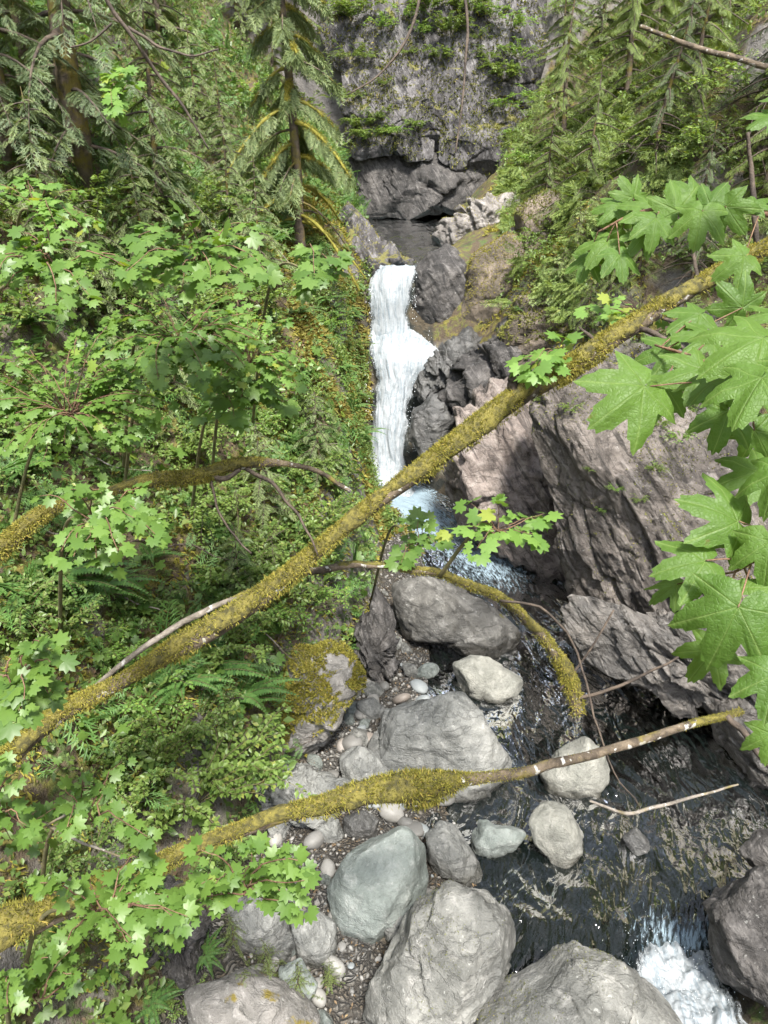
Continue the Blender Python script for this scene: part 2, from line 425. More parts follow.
def pebble_mat():
    t = NT('pebble_stone'); r = t.n('ShaderNodeObjectInfo').outputs['Random']; o = t.obj()
    c = t.mix(r, (.10, .097, .09), (.27, .26, .24))
    c = t.mix(t.mapr(t.math('FRACT', t.math('MULTIPLY', r, 7.3)), .75, .8), c, (.19, .205, .205))
    c = t.mix(t.mapr(t.math('FRACT', t.math('MULTIPLY', r, 13.7)), .85, .9), c, (.21, .18, .155))
    c = t.mix(.5, c, t.mix(t.noise(o, 14, 5, .6), (.25, .25, .25), (.75, .75, .75)), 'OVERLAY')
    return t.out(t.pbsdf(Base_Color=c, Roughness=.6, Normal=t.bump(t.noise(o, 20, 4), .3, .01)))
MAT['pebble'] = pebble_mat()
# ------------------------------------------------------------ the gorge: stream edges, water level, banks
SY = [-20, 3, 5.5, 7, 8.8, 11.2, 14.3, 16.3, 18.8, 19.5, 21.3, 22.4, 24, 28, 34, 40]
SL = [1.2, 1.2, 1.4, 1.4, 1.0, .8, 1.1, .9, 0.0, -.35, -.5, -.4, -.45, -.45, -.8, -1]
SR = [3.6, 3.8, 4.3, 5.3, 6.7, 6.7, 4.9, 4.1, 1.7, 1.0, 1.15, 1.05, 1.5, 2.1, 2.8, 3]
WY = [-20, 3, 4.4, 5.6, 6.7, 11.2, 14.3, 16.3, 18.8, 19.5, 20.0, 20.6, 21.2, 21.8, 22.4, 60]
WZ = [-13, -11.8, -10.9, -10.25, -10.0, -9.95, -9.8, -9.65, -9.5, -9.4, -8.3, -7.2, -6.2, -5.5, -4.2, -4.1]
def gh(x, y, rough=True):
    x = np.asarray(x, float); y = np.asarray(y, float)
    I = lambda a, b: np.interp(y, a, b)
    L = I(SY, SL); R = I(SY, SR); w = I(WY, WZ)
    ws = np.interp(y, [-20, 4, 12, 19, 24, 30], [-10.5, -10.2, -9.9, -7.6, -5.0, -4.1])
    tl = L - x; tr = x - R
    u = np.clip((x - L) / np.maximum(R - L, .1), 0, 1)
    bed = w - .12 - .75 * (np.sin(np.pi * u)) ** .8 * np.interp(y, [8, 14, 19.3, 19.6, 22.4, 25], [1, 1, .6, .25, .3, 1.6])
    # left bank
    bw = np.interp(y, [3, 6.5, 8.8, 11.2, 14.3, 16.3, 18.6, 22], [4.3, 3.9, 2.4, 1.45, 1.2, .8, .15, .1])
    hs = np.interp(y, [3, 6.5, 9, 12, 15, 17, 18.8, 21, 22.4, 24, 34], [1.8, 2.0, 2.0, 2.0, 2.2, 2.6, 3.1, 2.5, 1.3, 1.0, 2.2])
    sw = np.interp(y, [3, 12, 18, 22, 24, 34], [1.5, 1.2, 1.0, .9, .9, 1.2])
    s1 = np.interp(y, [3, 12, 20, 25, 34], [.80, .85, .74, .62, 1.0])
    s2 = np.interp(y, [3, 12, 25, 34], [.3, .45, .75, .9])
    base = w + (ws - w) * sstep(.2, 3.2, tl)
    zl = base + .07 * np.minimum(np.maximum(tl, 0), bw) + .04 + hs * sstep(0, 1, (tl - bw) / sw) + s1 * np.maximum(0, tl - bw - sw * .7) + s2 * np.maximum(0, tl - 6)
    # right bank
    rs = np.interp(y, [3, 7, 9, 12, 16, 20, 24, 34], [.9, 1.0, 1.6, 1.6, 1.5, 1.3, .55, 1.3])
    baser = w + (ws - w) * sstep(.2, 3.2, tr)
    zr = baser + rs * np.clip(tr, 0, 3.2) + 1.0 * np.maximum(0, tr - 3.2) + .45 * np.maximum(0, tr - 7)
    z = np.where(tl > 0, np.maximum(zl, bed), np.where(tr > 0, zr, bed))
    cl = -5.2 + 9.5 * sstep(34.6, 37.2, y + .25 * np.sin(x * .7)) + .95 * np.maximum(0, y - 37)
    z = np.where(y > 33, np.maximum(z, cl), z)
    if rough:
        P = np.stack([x, y, z * .6], -1)
        bank = sstep(.2, 2.0, np.maximum(tl - bw * .8, tr))
        z = z + bank * (fbm(P * .45, 4, .5, 3) * .9 + fbm(P * 1.6, 3, .5, 4) * .22) + (1 - bank) * fbm(P * 2.2, 3, .5, 5) * .10
    return z
def gmask(x, y):
    L = np.interp(y, SY, SL); R = np.interp(y, SY, SR)
    bw = np.interp(y, [3, 6.5, 8.8, 11.2, 14.3, 16.3, 18.6, 22], [4.3, 3.9, 2.4, 1.45, 1.2, .8, .15, .1])
    tl = L - x
    bar = sstep(-.35, -.05, tl) * sstep(bw + .4, bw - .1, tl) * (y < 18.4)
    bed = ((x > L - .3) & (x < R + .25)).astype(float)
    return bar, bed * (1 - bar)
ax = np.concatenate([np.linspace(-70, -16, 28)[:-1], np.arange(-16, -6, .2), np.arange(-6, 9, .075), np.arange(9, 18, .2), np.linspace(18, 70, 28)])
ay = np.concatenate([np.linspace(-40, 0, 20)[:-1], np.arange(0, 4, .2), np.arange(4, 24, .085), np.arange(24, 42, .2), np.linspace(42, 110, 30)])
GX, GY = np.meshgrid(ax, ay, indexing='ij')
GZ = gh(GX, GY)
bar, bed = gmask(GX, GY)
m = MB(); m.add(np.stack([GX, GY, GZ], -1), grid_faces(len(ax), len(ay))[:, ::-1], bar=bar.ravel(), bed=bed.ravel())
tag(m.build('ground', MAT['ground']), kind='structure')

_T = np.concatenate([np.arange(3, 30, .06), np.arange(30, 90, .4)])
def hit(px, py):
    """First point of the ground under a pixel of the photograph, as (points, depth)."""
    px = np.atleast_1d(np.asarray(px, float)); py = np.atleast_1d(np.asarray(py, float))
    r = ray(px, py)
    Q = r[:, None] * _T[None, :, None]
    below = Q[..., 2] < gh(Q[..., 0], Q[..., 1], False)
    k = np.where(below.any(1), below.argmax(1), len(_T) - 1)
    d = _T[k]
    p = r * d[:, None]
    p[:, 2] = gh(p[:, 0], p[:, 1])
    return p, d
def hit1(px, py):
    p, d = hit(px, py); return p[0], float(d[0])

# ------------------------------------------------------------ water
def set_uv(o, uv):
    me = o.data; ul = me.uv_layers.new(name='flow')
    vi = np.zeros(len(me.loops), np.int32); me.loops.foreach_get('vertex_index', vi)
    ul.data.foreach_set('uv', uv[vi].astype(np.float32).ravel())
def stream(name, y0, y1, ny, nx, mat, amp, foamf, dz=0.0):
    Y = np.linspace(y0, y1, ny); u = np.linspace(0, 1, nx)
    L = np.interp(Y, SY, SL) - .9; R = np.interp(Y, SY, SR) + .8
    L = np.where(Y > 19, L + .55, L); R = np.where(Y > 19, R - .3, R)
    X = L[:, None] + (R - L)[:, None] * u[None]; YY = np.repeat(Y[:, None], nx, 1)
    Z = np.interp(YY, WY, WZ) + dz
    S = np.concatenate([[0], np.cumsum(np.hypot(np.diff(Y), np.diff((L + R) / 2)))])
    uv = np.stack([X - ((L + R) / 2)[:, None] + 20, np.repeat(S[:, None], nx, 1)], -1)
    wob = fbm(np.stack([X * .5, YY * .5, Z * 0], -1), 2, .5, 30)
    q = np.stack([uv[..., 0] * 1.9 + wob * 1.2, uv[..., 1] * .85 + wob, Z * 0], -1)
    Z = Z + amp * (fbm(q, 2, .5, 31) * 1.2 + .35 * fbm(q * 2.3 + 5, 2, .5, 32) + .05 * fbm(q * 5 + 3, 2, .5, 33))
    m = MB(); m.add(np.stack([X, YY, Z], -1), grid_faces(ny, nx)[:, ::-1], foam=foamf(X, YY, uv).ravel())
    o = m.build(name, mat); set_uv(o, uv.reshape(-1, 2))
    return tag(o, kind='structure')
def blob(X, Y, cx, cy, rx, ry):
    return np.exp(-((X - cx) / rx) ** 2 - ((Y - cy) / ry) ** 2)
def foam_s(X, Y, uv):
    f = .8 * blob(X, Y, .5, 18.9, .9, .8) + .62 * blob(X, Y, 1.0, 17.5, 1.2, 1.2) + .46 * blob(X, Y, 2.6, 15.8, 1.4, 1.4) + .5 * blob(X, Y, 4.1, 6.5, .7, .35)
    f += .12 * blob(X, Y, 2.6, 15.3, 1.2, 1.6) + .05 * blob(X, Y, 3.0, 9.0, 1.6, 2.2) + .16 * blob(X, Y, 3.6, 7.0, 1.0, .5)
    return np.clip(f, 0, 1)
stream('stream_water', 5.9, 19.55, 420, 170, MAT['water'], .075, foam_s)
stream('pool_water', 22.7, 36.5, 150, 60, MAT['pool'], .05, lambda X, Y, uv: .5 * blob(X, Y, .4, 22.5, .8, .7) + .15)

def ribbon(name, rows, nv, nu, bulge, amp, mat=None, sink=.12, lump=.4, thin=0.0):
    """Falling water between a left and a right edge: rows of (px left, px right, py, Y)."""
    rows = np.array(rows, float)
    Lp = at_y(rows[:, 0], rows[:, 2], rows[:, 3]); Rp = at_y(rows[:, 1], rows[:, 2], rows[:, 3])
    Lp = smooth_path(Lp, nv); Rp = smooth_path(Rp, nv)
    u = np.linspace(0, 1, nu)
    P = Lp[:, None] * (1 - u)[None, :, None] + Rp[:, None] * u[None, :, None]
    mid = P[:, nu // 2]
    T = nrm(np.gradient(mid, axis=0)); A = np.array([1.0, 0, 0]); N = nrm(np.cross(np.tile(A, (nv, 1)), T))
    N = np.where((N[:, 1:2] > 0), -N, N)
    W = np.linalg.norm(Rp - Lp, axis=1); S = np.concatenate([[0], np.cumsum(np.linalg.norm(np.diff(mid, axis=0), axis=1))])
    uv = np.stack([P[..., 0] + 9, np.repeat(S[:, None], nu, 1)], -1)
    uv = uv + (fbm(np.stack([uv[..., 0] * 1.2, uv[..., 1] * .9, uv[..., 0] * 0], -1), 2, .5, 50) * .12)[..., None] * np.array([1, 0])
    q = np.concatenate([uv * np.array([4.2, .55]), np.zeros((nv, nu, 1))], -1)
    prof = np.sin(np.pi * u) ** .6
    D = bulge * prof[None] * sstep(-.02, .22, np.linspace(0, 1, nv))[:, None] - sink + amp * (fbm(q, 3, .55, 51) * 1.1 + .3 * fbm(q * np.array([2.8, 2.4, 1]) + 4, 3, .6, 52) + .3 * fbm(q * np.array([4.5, 9, 1]) + 9, 3, .6, 54) + lump * 1.3 * (.3 + .7 * prof[None]) * fbm(P * np.array([3.2, 3.2, 1.6]), 4, .6, 55))
    P = P + N[:, None] * D[..., None]
    side = fbm(np.stack([np.repeat(S[:, None] * 2.2, nu, 1), np.repeat(np.sign(u - .5)[None], nv, 0) * 5, q[..., 2]], -1), 3, .6, 53)
    P = P + (np.abs(u - .5) * 2)[None, :, None] ** 2 * side[..., None] * .16 * A * np.sign(u - .5)[None, :, None]
    e = np.minimum(u, 1 - u)[None] * W[:, None]
    edge = np.clip(e / .36, 0, 1) * .62 - .28 - thin
    v = np.linspace(0, 1, nv)[:, None]
    edge = edge - .3 * sstep(.94, 1, v) - .1 * sstep(.04, 0, v)
    m = MB(); m.add(P, grid_faces(nv, nu), edge=edge.ravel())
    o = m.build(name, mat or MAT['foam']); set_uv(o, uv.reshape(-1, 2))
    return tag(o, kind='structure')
ribbon('waterfall_water', [(374, 418, 267, 22.9), (371, 418, 271, 22.45), (368, 415, 281, 22.15), (367, 412, 300, 21.95), (367, 412, 325, 21.8), (368, 420, 348, 21.6)], 130, 80, .30, .055, lump=.25)
ribbon('waterfall_water', [(368, 414, 326, 21.72), (366, 430, 338, 21.5), (369, 449, 351, 21.1), (372, 441, 364, 20.8), (373, 418, 388, 20.55), (371, 410, 412, 20.25), (367, 409, 440, 19.95), (363, 411, 470, 19.6), (362, 420, 490, 19.15),
       (374, 436, 508, 18.7)], 200, 90, .34, .07, lump=.5)
ribbon('cascade_water', [(650, 708, 926, 6.85), (642, 712, 940, 6.6), (630, 716, 958, 6.25), (630, 730, 985, 5.85), (650, 748, 1010, 5.45), (665, 765, 1045, 5.0)], 130, 90, .10, .10, lump=1.1, thin=.10)

# ------------------------------------------------------------ rocks traced by outline, given their own depth and thickness
_ico = {}
def ico(n):
    if n not in _ico:
        b = bmesh.new(); bmesh.ops.create_icosphere(b, subdivisions=n, radius=1)
        b.verts.ensure_lookup_table()
        _ico[n] = (np.array([v.co[:] for v in b.verts]), np.array([[v.index for v in f.verts] for f in b.faces])); b.free()
    return _ico[n]
def poly_r(poly, th):
    c = np.array([(poly[:, 0].min() + poly[:, 0].max()) / 2, (poly[:, 1].min() + poly[:, 1].max()) / 2]) * .3 + poly.mean(0) * .7
    q = poly - c; q2 = np.roll(q, -1, 0)
    d = np.stack([np.cos(th), np.sin(th)], -1)
    best = np.zeros(len(th))
    for a, b in zip(q, q2):
        e = b - a; den = d[:, 0] * e[1] - d[:, 1] * e[0]
        den = np.where(np.abs(den) < 1e-9, 1e-9, den)
        t = (a[0] * e[1] - a[1] * e[0]) / den
        s = (a[0] * d[:, 1] - a[1] * d[:, 0]) / den
        best = np.where((s >= -1e-6) & (s <= 1 + 1e-6) & (t > 0), np.maximum(best, t), best)
    k = np.ones(7) / 7
    return c, best
ROCKS = {}
def rock(name, label, cat, poly, mat, d=None, thick=.8, sub=6, cuts=7, cut=(.80, .95), rough=.07, strata=None, seed=1, lift=.25, square=1.0, group=None, crk=.032, wet=False):
    poly = np.array(poly, float)
    tht = np.linspace(-np.pi, np.pi, 361)
    c, rt = poly_r(poly, tht)
    rs = np.convolve(np.concatenate([rt[-4:-1], rt, rt[1:4]]), np.ones(7) / 7, 'valid')
    if d is None:
        _, dg = hit1(*c); cr = ray(*c); yy = np.linspace(5, 19, 600); k_ = np.argmin(np.abs(cr[2] / cr[1] * yy - np.interp(yy, WY, WZ))); dg = min(dg, yy[k_] / cr[1]) if wet else dg; rm = rt.mean() * dg / F
        d = dg - lift * rm
    k = d / F
    V, fc = ico(sub); V = V.copy()
    if square != 1.0: V = np.sign(V) * np.abs(V) ** square; V = V / np.linalg.norm(V, axis=1, keepdims=True) ** .6
    rr = np.random.default_rng(seed)
    R0 = rt.mean() * k
    # flat broken faces, in the unit ball
    for _ in range(cuts):
        n = nrm(rr.normal(size=3)); n[2] = n[2] * .8; n = nrm(n); o = rr.uniform(*cut)
        s = V @ n - o
        V = V - np.where(s > 0, s * .92, 0)[:, None] * n
    th = np.arctan2(-V[:, 1], V[:, 0])
    r = np.interp(th, tht, rs) * k
    P = RIGHT * (V[:, 0] * r)[:, None] + UPV * (V[:, 1] * r)[:, None] + FWD * (V[:, 2] * R0 * thick)[:, None]
    N = nrm(P)
    q = P / R0
    sv = rr.uniform(0, 50, 3)
    D = fbm(q * 1.3 + sv, 3, .5, seed) * rough * 1.3 + fbm(P * 2.6 + sv, 3, .5, seed + 3) * .035 * min(1, R0) / R0 + fbm(P * 9 + sv, 4, .55, seed + 1) * .016 / R0 * min(1, R0)
    if crk > 0:
        qw = q + fbm(q * 2 + sv, 3, .5, 7)[:, None] * .12
        for sc_, am in ((1.2, 1.0), (2.9, .45)):
            h, e = facet(qw * sc_ * np.array([1, 1, 1.5]) + sv, seed + int(sc_ * 10), 1.3)
            D = D + h * crk * 2.0 * am - crk * .35 * am * sstep(.12, 0, e)
    if strata is not None:
        dv, freq, amp = strata
        dv = nrm(np.array(dv, float)); t1 = nrm(np.cross(dv, [.3, .9, .2])); t2 = np.cross(dv, t1)
        for fr_, am in ((.5, 1.0), (1.2, .30), (3.0, .09)):
            h, e = facet(np.stack([P @ dv * freq * fr_ * 1.5, P @ t1 * freq * fr_ * .35, P @ t2 * freq * fr_ * .55], -1) + sv, seed + int(fr_ * 10), 1.5)
            D = D + h * amp * 2.2 * am / R0 - .45 * amp * am / R0 * sstep(.09, 0, e)
    P = P + N * (D * R0)[:, None]
    C = at_d(*c, d)
    fc = fc[:, ::-1]; m = MB(); m.add(P, fc)
    o = m.build(name, mat); o.location = C; ROCKS[seed] = (o, P + C, fc)
    return tag(o, label, cat, group)
B = MAT
rock('boulder', 'big pale grey boulder in midstream behind the lower mossy log', 'boulder', [(366, 752), (380, 715), (415, 690), (452, 684), (482, 700), (502, 728), (509, 768), (492, 795), (458, 808), (420, 812), (395, 800), (376, 778)], B['boulder'], seed=3, wet=True, cuts=10, cut=(.72, .93), rough=.06)
rock('boulder', 'pale yellowish boulder on the stream edge just upstream of the biggest midstream boulder', 'boulder', [(453, 664), (470, 655), (500, 660), (523, 678), (520, 698), (497, 709), (470, 703), (458, 690)], B['boulder_tan'], seed=8, wet=True, sub=5, rough=.05)
rock('boulder', 'large grey brown boulder beside the water under the arched mossy branch', 'boulder', [(393, 585), (420, 575), (450, 583), (482, 598), (507, 620), (521, 640), (508, 656), (478, 663), (440, 657), (405, 642), (392, 615)], B['boulder_brown'], seed=13, wet=True, cuts=9, cut=(.72, .92), rough=.08, lift=.5)
rock('boulder', 'smooth green grey boulder on the gravel bar below the lower mossy log', 'boulder', [(328, 885), (342, 857), (370, 836), (405, 828), (427, 848), (432, 880), (420, 907), (392, 937), (368, 970), (345, 952), (330, 915)], B['boulder_green'], seed=21, cuts=8, cut=(.78, .95), rough=.04, crk=.01)
rock('boulder', 'largest rounded grey boulder at the bottom with moss flecks', 'boulder', [(368, 990), (383, 945), (413, 905), (450, 884), (480, 887), (507, 910), (523, 942), (518, 967), (495, 992), (470, 1022), (455, 1070), (380, 1070), (365, 1025)], B['boulder_dry'], seed=33, cuts=9, cut=(.78, .95), rough=.05, lift=.45)
rock('boulder', 'low pale rock slab at the bottom edge beside the white cascade', 'boulder', [(472, 1020), (500, 997), (540, 975), (580, 955), (607, 957), (635, 976), (665, 996), (694, 1020), (697, 1075), (480, 1075)], B['boulder_dry'], seed=41, wet=True, cuts=8, rough=.07, lift=.75)
rock('boulder', 'upright grey boulder touching the smooth green grey boulder', 'boulder', [(424, 836), (440, 821), (459, 828), (476, 855), (486, 882), (468, 893), (445, 892), (430, 868)], B['boulder'], seed=45, wet=True, sub=5, rough=.05)
rock('boulder', 'small flat pale green rock at the waters edge between two grey boulders', 'boulder', [(463, 838), (478, 821), (505, 822), (527, 833), (516, 849), (492, 861), (470, 854)], B['boulder_green'], seed=52, wet=True, sub=5, cuts=9, cut=(.7, .9))
rock('boulder', 'tan angular boulder standing alone in the dark water', 'boulder', [(526, 820), (545, 801), (565, 803), (579, 825), (584, 850), (570, 876), (553, 881), (535, 857)], B['boulder_tan'], seed=58, wet=True, sub=5, cuts=9, cut=(.75, .92))
rock('boulder', 'pale boulder in the stream behind the thin end of the lower mossy log', 'boulder', [(536, 772), (560, 751), (586, 736), (604, 748), (609, 775), (596, 799), (570, 804), (545, 793)], B['boulder_tan'], seed=61, wet=True, sub=5, cuts=8, rough=.05)
rock('boulder', 'small brown stone half under the dark water', 'boulder', [(622, 838), (636, 827), (649, 840), (651, 857), (634, 858)], B['boulder_dark'], seed=66, wet=True, sub=5, lift=.1)
rock('rock_outcrop', 'rock outcrop with golden moss cap on the left bank', 'rock', [(260, 728), (270, 690), (298, 650), (330, 638), (357, 652), (367, 690), (352, 722), (332, 748), (300, 765), (272, 755)], B['boulder_mossy'], seed=70, cuts=9, cut=(.72, .92), rough=.09, lift=.6, crk=.06)
rock('boulder', 'knobbly grey rock wedged against the left side of the biggest midstream boulder', 'boulder', [(340, 758), (358, 742), (385, 755), (400, 775), (392, 796), (362, 800), (343, 785)], B['boulder'], seed=74, sub=5, rough=.1)
rock('rock_slab', 'slanting grey slab under the mossy outcrop on the left bank', 'rock', [(245, 802), (268, 778), (305, 770), (345, 782), (352, 800), (335, 824), (300, 838), (262, 832)], B['boulder'], seed=77, strata=((.6, .2, .8), 5, .12), rough=.1)
rock('boulder', 'pale stone on the gravel under the vine maple leaves', 'boulder', [(290, 922), (310, 908), (337, 924), (340, 960), (323, 977), (298, 962)], B['boulder'], seed=81, sub=5)
rock('boulder', 'broad pinkish grey stone half hidden by vine maple leaves', 'boulder', [(225, 905), (250, 888), (288, 900), (292, 940), (262, 966), (230, 952)], B['boulder'], seed=85, sub=5, cuts=9)
rock('boulder', 'blue grey stone leaning on the gravel near the bottom edge', 'boulder', [(278, 968), (300, 958), (318, 983), (312, 1012), (288, 1016)], B['boulder_green'], seed=88, sub=5)
rock('boulder', 'round small stone sitting between the two largest boulders of the gravel bar', 'boulder', [(377, 914), (393, 904), (410, 918), (404, 938), (386, 943)], B['boulder'], seed=91, sub=5, lift=.9)
rock('boulder', 'small grey stone at the left end of the puddle below the lower mossy log', 'boulder', [(315, 824), (338, 819), (347, 836), (332, 851), (318, 842)], B['boulder'], seed=94, sub=5)
rock('boulder', 'small brown grey rock beside the shallow side pool', 'boulder', [(356, 702), (372, 696), (388, 710), (378, 730), (359, 724)], B['boulder'], seed=97, sub=5)
rock('boulder', 'flat pale stone in the bottom left corner of the gravel bar', 'boulder', [(185, 985), (240, 975), (285, 985), (322, 1018), (310, 1060), (200, 1060)], B['boulder_mossy'], seed=100, sub=5)
rock('boulder', 'dark squat rock beside the puddle under the lower mossy log', 'boulder', [(343, 818), (362, 811), (380, 820), (382, 838), (362, 842), (345, 834)], B['boulder_dark'], seed=104, sub=5)
rock('rock_outcrop', 'dark upright rock showing between vine maple leaves at lower left', 'rock', [(152, 945), (165, 890), (192, 880), (204, 930), (190, 1000), (165, 1010)], B['wall_dark'], seed=107, strata=((.8, 0, .3), 7, .1), lift=.4)
rock('rock_outcrop', 'dark vertical rock face beside the golden moss cap', 'rock', [(352, 690), (358, 635), (372, 600), (388, 606), (396, 640), (385, 690), (368, 715)], B['wall_dark'], seed=110, strata=((.8, 0, .4), 6, .15), lift=.5)
rock('boulder', 'brown wet rock at the right edge above the white cascade', 'boulder', [(703, 905), (733, 880), (768, 868), (820, 876), (820, 1020), (768, 1024), (738, 1002), (714, 962)], B['wall_dark'], seed=113, d=9.7, thick=1.0, cuts=10, cut=(.7, .92), rough=.09)
rock('boulder', 'grey rock in shade at the right edge resting above the brown wet rock', 'boulder', [(740, 852), (766, 828), (820, 822), (820, 884), (762, 884)], B['wall_dark'], seed=116, d=10.6, cuts=9, cut=(.7, .92))
# right wall
ST = (.85, .1, .5)
rock('rock_ledge', 'pale rock ledge jutting into the upper pool on its right side', 'rock', [(428, 240), (440, 222), (468, 205), (495, 196), (520, 190), (526, 205), (508, 232), (475, 250), (445, 254)], B['pool_ledge'], seed=120, d=24.6, thick=.8, cuts=9, strata=(ST, 3, .15))
rock('rock_ledge', 'grey rock tongue bounding the upper pool on its left side', 'rock', [(322, 232), (352, 212), (372, 228), (390, 246), (417, 262), (411, 278), (380, 284), (366, 305), (356, 332), (334, 312), (318, 268)], B['cliff'], seed=124, d=22.9, thick=.7, cuts=7, strata=((.7, 0, .5), 3, .18))
rock('rock_outcrop', 'rounded dark grey boulder at the right lip of the waterfall', 'rock', [(408, 312), (413, 275), (428, 255), (452, 246), (474, 252), (482, 290), (470, 325), (446, 348), (424, 338)], B['wall_dark'], seed=127, d=22.3, thick=.9, cuts=6, rough=.08)
rock('rock_outcrop', 'brown mossy rock bulging above the fallen log on the right wall', 'rock', [(458, 325), (465, 275), (485, 245), (512, 222), (536, 245), (540, 290), (520, 330), (488, 350)], B['wall_brown'], seed=131, d=21.6, thick=.9, cuts=7, rough=.1)
rock('rock_slab', 'dark wet tilted slab beside the middle of the waterfall', 'rock', [(410, 388), (420, 368), (445, 342), (470, 324), (482, 342), (472, 365), (444, 392), (420, 412)], B['boulder_dark'], seed=134, d=20.8, thick=.7, cuts=9, cut=(.7, .9), strata=(ST, 4, .12))
rock('rock_outcrop', 'dark wet rock at the foot of the waterfall right side', 'rock', [(408, 440), (412, 408), (430, 394), (452, 388), (456, 420), (440, 450), (420, 462)], B['boulder_dark'], seed=137, d=20.1, thick=.8, cuts=8)
rock('rock_slab', 'grey sloping slab behind the middle of the diagonal log', 'rock', [(432, 405), (448, 372), (478, 344), (525, 312), (580, 325), (585, 385), (515, 420), (462, 428)], B['wall_dark'], seed=140, d=20.2, thick=.7, cuts=9, strata=(ST, 3, .16))
rock('rock_slab', 'pink grey bedrock slab dipping into the stream below the waterfall', 'rock', [(432, 495), (434, 455), (450, 415), (478, 385), (530, 372), (575, 395), (580, 462), (590, 515), (590, 590), (548, 592), (505, 562), (458, 528)], B['pink'], seed=143, d=18.3, thick=.55, cuts=10, cut=(.72, .92), strata=(ST, 2.6, .16), rough=.06)
rock('rock_wall', 'broad fractured brown grey rock face above the stream on the right', 'rock', [(526, 430), (540, 390), (600, 365), (660, 395), (730, 425), (800, 455), (800, 680), (730, 690), (660, 672), (606, 640), (572, 592), (552, 530), (536, 470)], B['wall'], seed=146, d=15.6, thick=.5, sub=7, cuts=12, cut=(.66, .92), strata=(ST, 1.4, .17), rough=.05, crk=.02)
rock('rock_wall', 'wet knobbly rock foot undercut above the dark water on the right', 'rock', [(556, 586), (600, 596), (650, 612), (720, 630), (800, 650), (800, 712), (730, 712), (665, 706), (622, 688), (588, 645)], B['wall_wet'], seed=149, d=13.7, thick=.7, sub=7, cuts=12, cut=(.7, .92), strata=((.6, .1, .7), 2.0, .2), rough=.08, crk=.04)
rock('rock_wall', 'dark rock wall in deep shade behind the stream at the right edge', 'rock', [(690, 690), (790, 660), (900, 690), (900, 850), (800, 850), (752, 800), (720, 740)], B['wall_wet'], seed=152, d=13.2, thick=.6, cuts=12, cut=(.7, .92), strata=((.5, .1, .8), 2, .2), rough=.1)
rock('rock_outcrop', 'dark brown mossy rock in shade just above the diagonal log', 'rock', [(492, 335), (510, 300), (550, 280), (610, 290), (640, 330), (600, 365), (545, 375), (505, 365)], B['wall_brown'], seed=162, d=19.6, thick=.7, cuts=9, rough=.1, crk=.06)
rock('rock_outcrop', 'brown overgrown rock rising right of the upper pool behind the bulging mossy rock', 'rock', [(500, 250), (512, 215), (545, 190), (600, 210), (620, 260), (600, 310), (550, 330), (515, 320)], B['wall_brown'], seed=161, d=21.5, thick=.7, cuts=9, rough=.1, crk=.05)
# far cliff over the upper pool
rock('cliff', 'tall grey fractured cliff with clinging plants behind the upper pool', 'cliff', [(325, -70), (540, -70), (548, 60), (530, 150), (508, 182), (470, 170), (430, 156), (390, 156), (352, 156), (330, 120), (320, 20)], B['cliff'], seed=155, d=30.9, thick=.22, sub=7, cuts=12, cut=(.7, .94), rough=.05, crk=.045)
rock('cliff', 'pale fractured buttress at the left foot of the tall grey cliff', 'cliff', [(345, 70), (385, 50), (425, 60), (440, 110), (432, 156), (390, 160), (352, 158)], B['cliff'], seed=156, d=30.4, thick=.22, cuts=12, cut=(.65, .9), crk=.09)
rock('cliff', 'pale fractured buttress at the right foot of the tall grey cliff', 'cliff', [(430, 95), (470, 70), (510, 90), (520, 140), (508, 186), (470, 178), (438, 158)], B['cliff'], seed=157, d=30.5, thick=.22, cuts=12, cut=(.65, .9), crk=.09)
rock('cliff', 'shaded undercut rock at the waterline behind the upper pool', 'cliff', [(338, 150), (430, 140), (520, 160), (530, 216), (450, 222), (395, 216), (345, 222)], B['wall_dark'], seed=158, d=31.2, thick=.2, cuts=10, cut=(.7, .9), crk=.08)

# flying drops where the water breaks
dr_ = np.random.default_rng(165); V, fc = ico(1); dm = MB()
for (px, py, Y, sx, sy, sz, n) in [(415, 350, 21.2, .35, .25, .22, 260), (425, 358, 20.9, .3, .25, .15, 180), (390, 485, 19.2, .5, .3, .28, 420), (370, 420, 20.2, .10, .25, .8, 90), (412, 430, 20.0, .10, .25, .8, 110), (370, 300, 21.9, .06, .2, .5, 50), (414, 300, 21.9, .06, .2, .5, 60), (660, 960, 6.2, .35, .3, .10, 200), (690, 1000, 5.6, .4, .3, .12, 260)]:
    c = at_y(px, py, Y); p = c + dr_.normal(0, 1, (n, 3)) * np.array([sx, sy, sz]); s = dr_.uniform(.003, .011, n) * (1 if Y > 10 else .5)
    E = np.eye(3); scatter(dm, V, fc, p, np.tile(E[0], (n, 1)), np.tile(E[1], (n, 1)), np.tile(E[2], (n, 1)), np.stack([s, s, s * 1.6], -1))
t = NT('water_drops'); tag(dm.build('water_spray', t.out(t.pbsdf(Base_Color=(.82, .86, .88), Roughness=.3))), kind='stuff')

